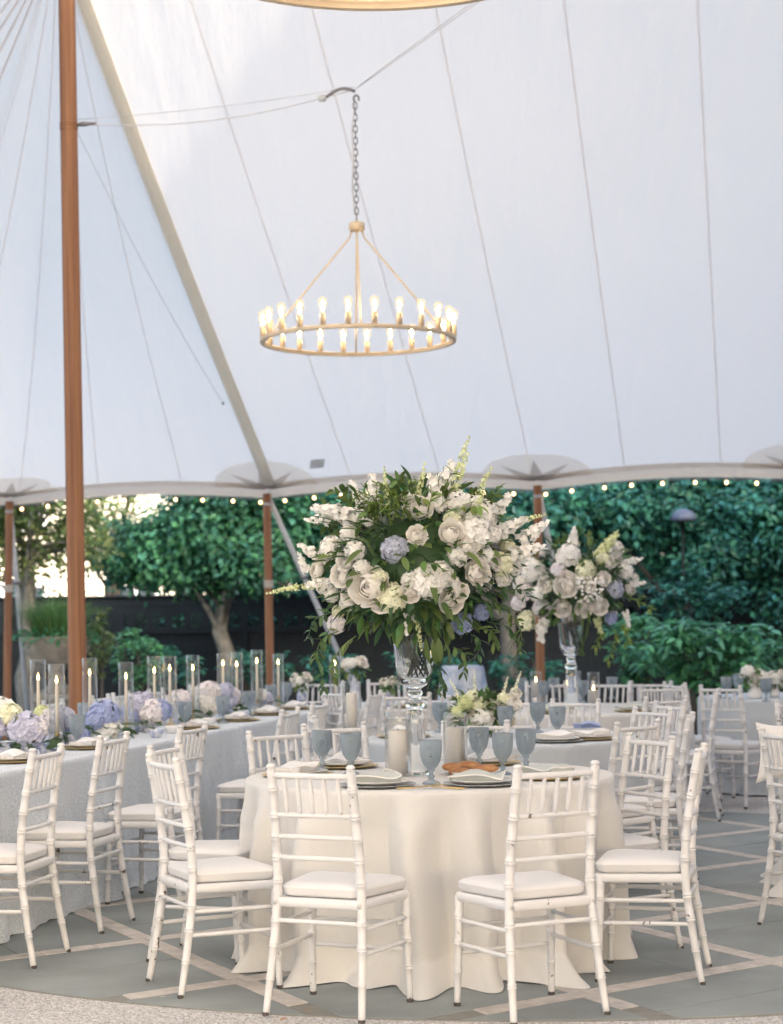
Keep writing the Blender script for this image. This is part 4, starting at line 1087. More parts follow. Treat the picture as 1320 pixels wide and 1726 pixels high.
def rose_mesh(seed):
    random.seed(seed); mb = MB()
    lay = [(2, .15, 8), (3, .27, 14), (3, .39, 24), (4, .52, 34), (5, .66, 46), (6, .81, 60), (7, .95, 76)]
    for li, (n, r, pt) in enumerate(lay):
        for k in range(n):
            a = 2*PI*(k+0.37*li)/n + rnd(-.18, .18); wd = 0.66*2*PI/n; N = 5; W_ = 6; o = len(mb.v); rr = r*(1+rnd(-.05, .05)); fl = 0.02+.22*(li/6)**2
            top = math.radians(pt+rnd(-6, 6))
            for i in range(N+1):
                f = i/N
                for j in range(W_+1):
                    q = 2*j/W_-1
                    ph = PI*.93 + (top+0.30*q*q-PI*.93)*f
                    az = a + q*wd*(0.35+0.65*math.sin(PI*min(1, .15+.6*f)))
                    R_ = rr*(1+fl*f**4) + 0.05*rr*math.cos(3*q+k)*f**3
                    z = -R_*math.cos(PI-ph)*0.0 + R_*math.cos(ph)*0.82 - fl*rr*.35*f**5
                    mb.v.append((R_*math.sin(ph)*math.cos(az), R_*math.sin(ph)*math.sin(az), z))
            for i in range(N):
                for j in range(W_):
                    q = o+i*(W_+1)+j; mb.f.append((q, q+W_+1, q+W_+2, q+1))
    return mb.mesh('rose', M['rose'])
def fib(n):
    out = []
    for i in range(n):
        z = 1-2*(i+.5)/n; r = math.sqrt(1-z*z); a = i*2.39996; out.append(Vector((r*math.cos(a), r*math.sin(a), z)))
    return out
def hyd_mesh(seed, n=150):
    random.seed(seed); mb = MB()
    for d in fib(n):
        if d.z < -0.75: continue
        r = 0.86+rnd(-.09, .08)+0.10*mnoise.noise(d*2.1+Vector((seed, 0, 0)))
        floret(mb, d*r, d+Vector((rnd(-.35, .35), rnd(-.35, .35), rnd(-.35, .35))), 0.225+rnd(-.03, .04), 4, 0.35)
    return mb.mesh('hydrangea', M['white_petal'])
def core_mesh():
    return MB().lathe([(0, -.7)]+[(.72*math.sin(PI*k/8), -.72*math.cos(PI*k/8)) for k in range(1, 8)]+[(0, .72)], 12).mesh('calyx', M['leaf'])
def spike_mesh(seed, n=38, fl=0.028, L=0.34, r0=0.034):
    random.seed(seed); mb = MB(); bend = (rnd(-.05, .05), rnd(-.05, .05))
    for i in range(n):
        f = i/n; z = L*(0.10+0.90*f); a = i*2.4; rr = r0*(1-f)**0.45*rnd(.6, 1.3); d = Vector((math.cos(a), math.sin(a), 0.35))
        c = Vector((rr*math.cos(a)+bend[0]*f*f, rr*math.sin(a)+bend[1]*f*f, z+rnd(-.014, .014)))
        floret(mb, c, d, fl*(1-0.5*f)*rnd(.75, 1.2), 5, 0.4)
        if i % 2: floret(mb, c*0.9+Vector((0, 0, .006)), d+Vector((rnd(-.6, .6), rnd(-.6, .6), 0)), fl*(1-0.62*f)*.8, 5, 0.5)
    return mb.mesh('blossom', M['white_petal'])
def stem_mesh(L=0.34):
    return MB().tube([(0, 0, -0.16), (0, 0, L*.3), (0.0, 0, L*.55)], [.003, .0025, .0012], 6).mesh('stem', M['stem'])
def leaf_pts(L, W, droop=0.25):
    vs = []; fs = []
    N = 5
    for i in range(N+1):
        f = i/N; wv = W*math.sin(PI*min(1, (f*0.94+0.03)))**0.8; z = -droop*L*f*f
        vs += [(-wv, L*f, z+0.22*wv), (0, L*f, z), (wv, L*f, z+0.22*wv)]
    for i in range(N):
        for j in range(2): a = i*3+j; fs.append((a, a+1, a+4, a+3))
    return vs, fs
ROSE = [rose_mesh(11), rose_mesh(12), rose_mesh(13)]; HYD = [hyd_mesh(21), hyd_mesh(22), hyd_mesh(23)]; CORE = core_mesh()
SPK = [spike_mesh(31, 30, .036, .23, .036), spike_mesh(32, 26, .034, .20, .032), spike_mesh(33, 34, .019, .30, .018)]; STM = stem_mesh()
def leafmesh(L, W, dr, m='leaf'): v, f = leaf_pts(L, W, dr); return MB().add(v, f).mesh('leaf', M[m])
LEAF = [leafmesh(.13, .021, .3), leafmesh(.10, .026, .2), leafmesh(.16, .017, .45)]
random.seed(99)
def look(d, roll=None):
    q = Vector(d).normalized().to_track_quat('Z', 'Y'); r = Matrix.Rotation(roll if roll is not None else rnd(0, 6), 4, 'Z')
    return (q.to_matrix().to_4x4() @ r).to_euler()
def looky(d, roll=None):
    q = Vector(d).normalized().to_track_quat('Y', 'Z'); r = Matrix.Rotation(roll if roll is not None else rnd(-.7, .7), 4, 'Y')
    return (q.to_matrix().to_4x4() @ r).to_euler()
def add_rose(t, p, d, r, m='rose'):
    return link('rose', random.choice(ROSE), t, p, look(d), r*1.05, M[m])
def add_hyd(t, p, r, m, d=(0, 0, 1), core=True):
    o = link('hydrangea', random.choice(HYD), t, p, look(Vector(d)+Vector((rnd(-.3, .3), rnd(-.3, .3), .3))), (r, r, r*.92), M[m])
    if core: link('calyx', CORE, o)
    return o
def add_spike(t, p, d, m='white_petal', k=None, sc=1.0):
    o = link('blossom_spike', SPK[random.randrange(2) if k is None else k], t, p, look(d), sc, M[m]); link('stem', STM, o); return o
def foliage_ball(t, c, rad, n, ms='leaf', L=(.06, .13), W=(.012, .024), name='foliage', shell=(.5, 1.0), zmin=-1, kinds=None):
    mb = MB()
    for i in range(n):
        d = Vector((random.gauss(0, 1), random.gauss(0, 1), random.gauss(0, 1))).normalized()
        if d.z < zmin: continue
        k = rnd(*shell); p = Vector((d.x*rad[0]*k, d.y*rad[1]*k, d.z*rad[2]*k)) + Vector(c)
        l = rnd(*L); v, f = leaf_pts(l, rnd(*W), rnd(.1, .5))
        dd = d + Vector((rnd(-.8, .8), rnd(-.8, .8), rnd(-.6, .8)))
        m = Matrix.Translation(p) @ looky(dd).to_matrix().to_4x4()
        mb.add([m @ Vector(x) for x in v], f)
    o = mb.obj(name, M[ms], t); o['kind'] = 'stuff'; return o
def sprig(t, pts, n, ms, L, W, name='leaf_sprig'):
    """a curved stem carrying leaves in pairs"""
    P = curve(pts, 6); mb = MB().tube(P, [0.0028*(1-.7*i/len(P)) for i in range(len(P))], 5)
    for i in range(n):
        f = (i+1)/n*(len(P)-1); a = P[min(int(f), len(P)-2)]; b = P[min(int(f)+1, len(P)-1)]
        tg = (b-a).normalized(); p = a+(b-a)*(f-int(f))
        s = tg.cross(Vector((rnd(-1, 1), rnd(-1, 1), rnd(-1, 1)))).normalized()
        v, ff = leaf_pts(L*rnd(.75, 1.15), W*rnd(.8, 1.2), rnd(.1, .4))
        m = Matrix.Translation(p) @ looky(s+tg*.7).to_matrix().to_4x4(); mb.add([m @ Vector(x) for x in v], ff)
    return mb.obj(name, M[ms], t)

# ---- tall crystal vases
def crystal_vase(p, h, label):
    k = h/0.62
    outer = [(0.0, 0.0), (.062, 0.0), (.066, .006), (.060, .03), (.050, .12), (.040, .22), (.034, .285), (.036, .295), (.044, .302), (.046, .315), (.040, .325), (.026, .332), (.026, .345), (.034, .352), (.036, .362), (.028, .372), (.030, .380), (.055, .395), (.072, .425), (.082, .47), (.088, .53), (.094, .60), (.097, .62)]
    inner = [(.093, .62), (.089, .60), (.082, .53), (.075, .47), (.064, .43), (.045, .41), (0, .405)]
    mb = MB().lathe([(r*k if False else r, z*k) for r, z in outer+inner], 48)
    o = mb.obj('crystal_vase', M['crystal'], loc=p); autosmooth(o.data, 50); return tag(o, label, 'vase')
VB = Vector((at(701, 1300, TA.y).x, TA.y, ZT+0.0015))
crystal_vase(VB, 0.62, 'tall clear crystal vase on the front cream table')
def big_bouquet():
    c = at(703, 945, TA.y); t = thing('flower_arrangement', 'huge white and green bouquet in the tall crystal vase, nearest', 'flowers', c)
    s = F/TA.y
    A, B, C_ = 0.40, 0.36, 0.34      # half sizes
    def pos(px, py, depth=None, push=1.0):
        x = (px-703)/s; z = -(py-945)/s
        k = 1-(x/A)**2-(z/C_)**2
        y = -B*math.sqrt(max(0.02, k))*push if depth is None else depth
        return Vector((x, y, z))
    roses = [(706, 862, 21), (702, 908, 15), (624, 990, 30), (757, 1015, 19), (534, 958, 15), (577, 968, 19), (800, 968, 20), (786, 925, 18), (760, 905, 20), (640, 1010, 20), (585, 945, 16), (590, 1000, 16), (770, 1000, 14), (830, 950, 14), (690, 1000, 15)]
    for px, py, r in roses:
        p = pos(px, py); add_rose(t, p, p+Vector((0, -.25, .10)), r/s)
    hyd = [(720, 982, 31, 'white_petal'), (740, 972, 24, 'white_petal'), (806, 872, 34, 'white_petal'), (797, 905, 32, 'white_petal'), (770, 855, 26, 'white_petal'), (665, 930, 24, 'grey_petal'), (660, 1008, 26, 'green_white'), (775, 1050, 20, 'blue_petal'),
           (808, 1034, 15, 'blue_petal'), (566, 1050, 18, 'pale_petal'), (768, 942, 19, 'white_petal'), (842, 955, 22, 'green_white'), (845, 975, 18, 'white_petal'), (560, 922, 21, 'white_petal'), (601, 930, 18, 'white_petal'), (880, 1000, 16, 'pale_petal'), (560, 1000, 15, 'white_petal'), (585, 1015, 15, 'white_petal')]
    hyd += [(545, 985, 15, 'white_petal'), (612, 958, 15, 'white_petal'), (828, 905, 17, 'white_petal'), (855, 925, 16, 'green_white'), (815, 940, 16, 'white_petal'), (760, 880, 15, 'green_white'), (688, 845, 14, 'white_petal'), (735, 850, 17, 'white_petal'), (640, 975, 14, 'green_white'), (690, 980, 16, 'white_petal'), (865, 960, 15, 'white_petal'), (590, 900, 16, 'white_petal'), (570, 1030, 13, 'green_white'), (760, 985, 13, 'white_petal'), (548, 940, 14, 'white_petal'), (625, 880, 13, 'white_petal')]
    for px, py, r, m in hyd:
        p = pos(px, py, push=.9); add_hyd(t, p, r/s, m, p)
    # round the back and sides so that it is a full ball
    for i in range(22):
        a = rnd(0.25, PI-0.25); e = rnd(-.35, .8)
        p = Vector((A*.92*math.cos(a)*math.cos(e), B*.92*math.sin(a)*math.cos(e), C_*.9*math.sin(e)))
        if i % 2: add_rose(t, p, p, rnd(.04, .06))
        else: add_hyd(t, p, rnd(.05, .08), random.choice(['white_petal', 'green_white', 'pale_petal', 'white_petal']), p)
    spikes = [(600, 880, -.6, .34, 'white_petal', 1.0), (585, 868, -.8, .16, 'white_petal', .95), (562, 876, -1, .22, 'white_petal', .6), (640, 868, -.3, .75, 'white_petal', .9), (622, 858, -.45, .6, 'white_petal', .8), (735, 868, .08, 1, 'white_petal', 1.0), (742, 850, .1, 1, 'white_petal', .95), (728, 872, -.05, 1, 'white_petal', .8),
              (766, 815, .32, 1, 'lime_petal', .85), (755, 860, .3, .9, 'lime_petal', 1.0), (700, 862, 0.2, .8, 'lime_petal', .8), (815, 880, .75, .45, 'white_petal', .95), (835, 905, .8, .35, 'white_petal', .85), (845, 900, .75, .6, 'white_petal', .7), (850, 890, .95, .28, 'lime_petal', .75),
              (540, 985, -.9, -.1, 'lime_petal', .75), (505, 985, -1, -.25, 'lime_petal', .6), (560, 985, -.8, .2, 'white_petal', .7), (550, 940, -.8, .35, 'white_petal', .7), (850, 940, .8, .1, 'white_petal', .9), (870, 920, .5, .3, 'white_petal', .9), (690, 1030, -.1, -.9, 'white_petal', .55), (700, 1040, .1, -1, 'lime_petal', .6), (655, 858, -.1, .9, 'lime_petal', .7), (520, 962, -.4, .5, 'white_petal', .5), (790, 860, .4, .7, 'lime_petal', .8), (790, 900, .2, .6, 'lime_petal', .8)]
    for px, py, dx, dz, m, sc in spikes:
        p = pos(px, py, push=.75); add_spike(t, p, (dx, -.18, dz), m, 2 if m == 'lime_petal' else None, sc*.85)
    for i in range(8):
        a = rnd(0.3, PI-.3); add_spike(t, Vector((.3*math.cos(a), .28*math.sin(a), rnd(0, .2))), (math.cos(a), math.sin(a), rnd(.1, 1)), 'white_petal', None, .8)
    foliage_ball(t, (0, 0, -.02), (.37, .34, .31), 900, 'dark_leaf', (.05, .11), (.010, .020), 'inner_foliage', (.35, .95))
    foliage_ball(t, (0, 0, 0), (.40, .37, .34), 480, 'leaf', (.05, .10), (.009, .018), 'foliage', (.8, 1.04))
    # airy fern in the middle top
    for i in range(16):
        px, py = rnd(615, 690), rnd(850, 905); p = pos(px, py, push=.95)
        sprig(t, [p, p+Vector((rnd(-.03, .03), -.03, .05)), p+Vector((rnd(-.08, .08), -.06, rnd(.06, .13)))], 16, 'bright_leaf', .026, .006, 'fern_frond')
    for i in range(26):
        a = rnd(-PI, PI); p = Vector((.26*math.cos(a), .24*math.sin(a), rnd(.05, .28))); d = Vector((p.x*1.2, p.y, rnd(.1, .35))).normalized()
        sprig(t, [p, p+d*.09, p+d*.17+Vector((0, 0, rnd(-.04, .03)))], 11, random.choice(['leaf', 'bright_leaf', 'leaf']), .05, .012)
    # large leaves hanging low, each a part
    for i in range(120):
        a = rnd(-PI, 0.0) if i < 80 else rnd(0, PI); k = rnd(.5, 1.0); p = Vector((.37*k*math.cos(a), .30*k*math.sin(a), -.27+.10*k+rnd(-.04, .06)))
        d = Vector((math.cos(a)*rnd(.5, 1.3), math.sin(a)*.6, rnd(-.55, .15)))
        link('leaf', random.choice(LEAF), t, p, looky(d), rnd(.45, .9), M[random.choice(['dark_leaf', 'leaf', 'dark_leaf'])])
    for px, py, dx in ((735, 1075, .10), (725, 1080, .25), (715, 1075, -.05), (745, 1080, .5), (705, 1065, -.4)):
        p = pos(px, py, depth=-.2); link('leaf', LEAF[0], t, p, looky((dx, -.25, -1)), .8, M['leaf'])
    # side leaves
    for i in range(70):
        a = rnd(-PI, PI); e = rnd(-.3, 1.2); p = Vector((.37*math.cos(a)*math.cos(e), .34*math.sin(a)*math.cos(e), .32*math.sin(e)))
        link('leaf', random.choice(LEAF), t, p, looky(p+Vector((0, 0, rnd(-.1, .2)))), rnd(.55, 1.0), M[random.choice(['dark_leaf', 'leaf', 'bright_leaf'])])
    # trailing strands
    for px, py, ex, ey in ((555, 1060, 545, 1160), (600, 1070, 560, 1140), (575, 1060, 530, 1110), (790, 1070, 800, 1110), (820, 1050, 865, 1085), (750, 1100, 745, 1160), (760, 1090, 775, 1135), (560, 1030, 520, 1075), (840, 1000, 885, 1010), (850, 1030, 870, 1105), (800, 1060, 830, 1090), (740, 1080, 730, 1170)):
        p = pos(px, py, depth=rnd(-.22, -.05)); q = pos(ex, ey, depth=rnd(-.25, -.05))
        sprig(t, [p, (p+q)/2+Vector((.03*(1 if ex > px else -1), 0, .02)), q], 15, random.choice(['dark_leaf', 'leaf']), .05, .009, 'trailing_strand')
    # stems inside the vase
    sb = MB()
    for i in range(12):
        a = 2*PI*i/12; zb = VB.z+.43-c.z
        sb.tube([(.05*math.cos(a+2), .05*math.sin(a+2), zb), (.07*math.cos(a), .07*math.sin(a), zb+.18), (.15*math.cos(a), .15*math.sin(a), -.15)], .004, 6)
    sb.obj('stems', M['stem'], t)
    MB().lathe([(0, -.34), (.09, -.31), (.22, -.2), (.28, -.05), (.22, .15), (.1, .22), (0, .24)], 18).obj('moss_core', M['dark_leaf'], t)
big_bouquet()
VC = Vector((at(963, 1188, TC.y).x, TC.y, ZT+0.0015))
crystal_vase(VC, at(963, 1050, TC.y).z-ZT, 'clear crystal vase of the second tall bouquet')
def second_bouquet():
    c = at(975, 975, TC.y); t = thing('flower_arrangement', 'second tall bouquet of white, lilac and cream flowers behind the nearest', 'flowers', c); s = F/TC.y
    A, B, C_ = .40, .36, .30
    def pos(px, py, push=1.0):
        x = (px-975)/s; z = -(py-975)/s; k = 1-(x/A)**2-(z/C_)**2; return Vector((x, -B*math.sqrt(max(.02, k))*push, z))
    for px, py, r in ((948, 986, 19), (992, 966, 0), (978, 1026, 13), (1006, 1024, 13), (942, 1025, 14), (1042, 922, 11), (1009, 977, 11), (962, 1045, 13), (1060, 992, 11), (985, 990, 9), (1030, 1040, 9), (915, 985, 12), (1020, 950, 10), (1070, 975, 8)):
        if r: p = pos(px, py); add_rose(t, p, p+Vector((0, -.25, .1)), r/s)
    for px, py, r, m in ((980, 964, 18, 'green_white'), (953, 940, 22, 'white_petal'), (936, 962, 14, 'pale_petal'), (1030, 995, 16, 'grey_petal'), (912, 1025, 17, 'pale_petal'), (1028, 1042, 12, 'blue_petal'), (895, 960, 22, 'white_petal'), (880, 985, 18, 'white_petal'), (886, 1045, 18, 'green_white'), (1050, 965, 14, 'white_petal'), (905, 1000, 16, 'white_petal'), (873, 1015, 14, 'pale_petal'), (1010, 945, 13, 'green_white')):
        p = pos(px, py, .9); add_hyd(t, p, r/s, m, p)
    for i in range(16):
        a = rnd(.25, PI-.25); e = rnd(-.3, .8); p = Vector((A*.9*math.cos(a)*math.cos(e), B*.9*math.sin(a)*math.cos(e), C_*.9*math.sin(e)))
        (add_rose(t, p, p, rnd(.04, .06)) if i % 2 else add_hyd(t, p, rnd(.05, .08), random.choice(['white_petal', 'pale_petal']), p))
    for px, py, dx, dz, m, sc in ((957, 945, 0, 1, 'white_petal', 1.05), (962, 930, .02, 1, 'white_petal', .9), (1005, 945, .4, 1, 'lime_petal', 1.1), (1010, 940, .35, 1, 'white_petal', .75), (1045, 955, .7, .4, 'white_petal', .7), (1060, 985, .6, -.1, 'white_petal', .6), (915, 1040, 0, -1, 'white_petal', .95), (908, 1050, .05, -1, 'white_petal', .8), (1005, 1040, 0, -1, 'lime_petal', .7), (890, 960, -.4, .5, 'white_petal', .7), (1050, 1030, .3, -.6, 'white_petal', .6), (980, 1020, .1, .4, 'white_petal', .5)):
        p = pos(px, py, .8); add_spike(t, p, (dx, -.15, dz), m, None, sc*.95)
    # gypsophila
    gy = MB()
    for i in range(90):
        p = pos(rnd(960, 1010), rnd(975, 1015), 1.05); floret(gy, p, Vector((rnd(-.5, .5), -1, rnd(-.3, .8))), .012, 5)
    gy.obj('small_white_sprays', M['white_petal'], t)['kind'] = 'stuff'
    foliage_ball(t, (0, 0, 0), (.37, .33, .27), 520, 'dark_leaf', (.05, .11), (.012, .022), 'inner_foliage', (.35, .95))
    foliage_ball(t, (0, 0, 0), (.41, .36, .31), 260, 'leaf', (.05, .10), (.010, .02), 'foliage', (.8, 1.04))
    for px, py, ex, ey in ((1035, 1060, 1020, 1120), (1045, 1050, 1055, 1085), (1010, 1060, 1000, 1095), (900, 940, 885, 925), (1060, 1010, 1095, 1030), (1050, 1000, 1080, 1010), (960, 1060, 975, 1090)):
        p = pos(px, py, .6); q = pos(ex, ey, .6); sprig(t, [p, (p+q)/2+Vector((.02, 0, .01)), q], 14, random.choice(['leaf', 'bright_leaf']), .055, .012, 'trailing_strand')
    sb = MB()
    for i in range(10):
        a = 2*PI*i/10; zb = VC.z+.40-c.z; sb.tube([(.04*math.cos(a+2), .04*math.sin(a+2), zb), (.06*math.cos(a), .06*math.sin(a), zb+.15), (.12*math.cos(a), .12*math.sin(a), -.12)], .004, 6)
    sb.obj('stems', M['stem'], t)
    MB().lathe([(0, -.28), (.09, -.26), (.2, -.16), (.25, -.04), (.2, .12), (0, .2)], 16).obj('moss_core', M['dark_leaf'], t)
second_bouquet()
# ---- low arrangement in gold bowl
def gold_bowl():
    p = onz(815, 1226, ZT); p = Vector((at(815, 1226, TB.y+.1).x, TB.y+.1, ZT+.0015))
    b = MB().lathe([(0, 0), (.03, 0), (.034, .008), (.05, .03), (.062, .06), (.066, .09), (.062, .09), (.056, .06), (.04, .03), (0, .02)], 28).obj('gold_bowl', M['charger'], loc=p); tag(b, 'small gold bowl holding white flowers on the grey blue table', 'bowl')
    t = thing('flower_arrangement', 'low white and green flowers in the small gold bowl', 'flowers', p+Vector((0, 0, .09))); s = F/p.y
    def P(px, py): return Vector(((px-815)/s, rnd(-.13, -.07), (1197-py)/s))
    for px, py, r in ((808, 1190, 20), (862, 1165, 13), (850, 1180, 11), (835, 1178, 11), (858, 1195, 10), (780, 1180, 12), (870, 1150, 9)):
        q = P(px, py); add_rose(t, q, q+Vector((0, -.3, .1)), r/s, 'rose' if px != 808 else 'white_petal')
    for px, py, r, m in ((805, 1170, 15, 'green_white'), (785, 1165, 15, 'lime_petal'), (795, 1155, 12, 'green_white'), (772, 1180, 12, 'lime_petal'), (848, 1160, 12, 'green_white'), (870, 1172, 11, 'white_petal'), (812, 1192, 20, 'white_petal'), (845, 1195, 10, 'green_white')):
        q = P(px, py); add_hyd(t, q, r/s, m, q)
    for i in range(10):
        a = rnd(0, PI); q = Vector((.12*math.cos(a), .10*math.sin(a)+.02, rnd(.02, .12))); add_hyd(t, q, .045, random.choice(['green_white', 'white_petal']), q)
    for px, py, dx in ((865, 1150, .3), (775, 1160, -.4), (845, 1160, .2), (800, 1150, 0)): add_spike(t, P(px, py), (dx, -.1, .8), 'green_white', 2, .45)
    foliage_ball(t, (0, 0, .06), (.19, .15, .11), 260, 'leaf', (.04, .08), (.008, .016))
    for i in range(26):
        a = rnd(-PI, 0); q = Vector((.13*math.cos(a), .1*math.sin(a), rnd(-.02, .08))); link('leaf', LEAF[1], t, q, looky((math.cos(a), math.sin(a), rnd(-.5, .2))), rnd(.5, .8), M[random.choice(['leaf', 'dark_leaf'])])
gold_bowl()
# ---- hydrangea bunches on the long table
def bunch(items, label, off, leaves=14, vase=True):
    p = rowpx(items[0][0], off, ZT+.0015); s = F/p.y
    t = thing('hydrangea_bunch', label, 'flowers', p, 0, 'hydrangea bunches along the long table')
    if vase: MB().lathe([(0, 0), (.045, 0), (.052, .01), (.056, .06), (.05, .07), (0, .066)], 20).obj('low_bowl', M['blueware'], t)
    for k, (px, py, r, m) in enumerate(items):
        q = at(px, py, p.y+rnd(-.06, .06)) - p; q.z = max(q.z, r/s*.8); add_hyd(t, q, r/s*1.1, m, (0, -.4, .8))
    for i in range(leaves):
        a = rnd(-PI, PI); q = Vector((.10*math.cos(a), .10*math.sin(a), rnd(.03, .08))); link('leaf', LEAF[1], t, q, looky((math.cos(a), math.sin(a), rnd(-.3, .5))), rnd(.7, 1.1), M['dark_leaf'])
bunch([(12, 1212, 28, 'green_white'), (0, 1200, 26, 'white_petal'), (-15, 1225, 26, 'lav_petal')], 'greenish white hydrangeas at the left edge of the long table', .42)
bunch([(45, 1232, 31, 'lav_petal'), (62, 1228, 20, 'pale_petal')], 'big pale lavender hydrangea at front left of the long table', .30)
bunch([(88, 1216, 22, 'pale_petal'), (108, 1212, 20, 'lav_petal'), (72, 1203, 15, 'lime_petal')], 'pale lilac hydrangeas below the two leftmost candles', .5)
bunch([(176, 1205, 25, 'blue_petal'), (160, 1215, 18, 'blue_petal'), (182, 1228, 20, 'white_petal'), (150, 1228, 16, 'pale_petal')], 'bright blue hydrangeas right of the thick pole foot', .46)
bunch([(124, 1236, 16, 'blue_petal'), (138, 1240, 14, 'blue_petal')], 'low blue hydrangeas beside the left goblet', .36, 6)
bunch([(236, 1190, 24, 'lav_petal'), (222, 1205, 20, 'blue_petal'), (258, 1203, 25, 'pale_petal'), (272, 1198, 18, 'blue_petal'), (246, 1180, 14, 'lav_petal')], 'mixed blue and pale hydrangeas below the close candle pair', .48)
bunch([(302, 1182, 20, 'pale_petal'), (285, 1190, 18, 'pale_petal')], 'faint pink white hydrangeas left of the mid goblet', .55)
bunch([(346, 1188, 22, 'white_petal'), (352, 1168, 20, 'pale_petal'), (338, 1175, 20, 'pale_petal')], 'tall white hydrangeas at the middle of the long table', .48)
bunch([(380, 1164, 14, 'lav_petal'), (392, 1172, 14, 'pale_petal'), (388, 1182, 12, 'lav_petal')], 'small lilac hydrangeas below the ninth candle', .5)
bunch([(440, 1172, 11, 'white_petal'), (450, 1176, 10, 'lav_petal')], 'small pale hydrangeas toward the far end of the long table', .5, 6)
# ---- small white bunches on the far tables
def posy(px, py, d, r, label, vlabel, vh, vm, n=7, vr=.035):
    d = GY(d)
    c = at(px, py, d); s = F/d
    base = Vector((c.x, c.y, ZT+.0015)); hh = max(.05, c.z-ZT-r/s*.55)
    v = MB().lathe([(0, 0), (vr, 0), (vr*1.15, .01), (vr*1.25, hh*.4), (vr*.75, hh*.85), (vr*.95, hh), (vr*.8, hh), (vr*.6, hh*.85), (0, hh*.7)], 20).obj('bud_vase', M[vm], loc=base); tag(v, vlabel, 'vase')
    t = thing('flower_posy', label, 'flowers', c, 0)
    for i in range(n):
        a = 2*PI*i/n+rnd(-.2, .2); q = Vector((r/s*.62*math.cos(a), r/s*.5*math.sin(a), r/s*rnd(-.25, .45)))
        add_hyd(t, q, r/s*.42, random.choice(['white_petal', 'rose', 'white_petal']), q) if i % 2 else add_rose(t, q, q+Vector((0, -.05, .03)), r/s*.36)
    foliage_ball(t, (0, 0, -r/s*.2), (r/s*.8, r/s*.7, r/s*.5), 70, 'leaf', (.04, .07), (.009, .015))
posy(598, 1124, 12.4, 25, 'cream flower posy standing highest beside the trailing leaves', 'small grey vase of the highest cream posy', .1, 'blueware')
posy(655, 1152, 12.4, 17, 'small cream posy just left of the crystal vase', 'small vase of the posy left of the crystal vase', .08, 'blueware')
posy(508, 1148, 13.3, 20, 'white posy with bright leaves at the far end of the long table', 'small vase at the far end of the long table', .08, 'blueware')
posy(1272, 1140, 12.8, 26, 'cream flower posy in a white vase on the far right table', 'white faceted vase on the far right table', .12, 'porcelain', 8, .05)
posy(1306, 1143, 12.9, 24, 'cream flower posy at the right edge on the far right table', 'white vase at the right edge of the far right table', .12, 'porcelain', 7)
t = thing('flower_posy', 'tiny cream blossom lying before the left pillar candle', 'flowers', onz(655, 1316, ZT)+Vector((0, 0, .03)))
for q in ((0, 0, 0), (.03, -.01, -.01), (-.025, 0, -.008)): add_rose(t, Vector(q), (q[0]*8, -.6, .6), .022)

# ---- cushion leaning on the chair at the right edge
def pillow(u, v):
    x, y = (u-.5)*2, (v-.5)*2; k = (1-abs(x)**2.6)*(1-abs(y)**2.6); s = 1-.10*(1-abs(x*y))*0
    return x, y, k
mb = MB(); n = 20
for sg in (-1, 1):
    mb.grid(lambda u, v: ((lambda a: (a[0]*.15*(1-.16*(1-a[1]**2)), sg*(.002+.06*max(0, a[2])**.6), a[1]*.15*(1-.16*(1-a[0]**2))))(pillow(u, v))), n, n)
p = at(1322, 1250, GY(7.9))
t = thing('cushion', 'white square cushion with pointed corners propped behind the right edge chair', 'cushion', (p.x+.0, p.y, p.z-.05), .2)
mb.obj('cushion_cover', M['white_napkin'], t)
MB().lathe([(0, -.012), (.012, 0), (0, .012)], 10, (-.135, 0, .115)).obj('bead', M['porcelain'], t)

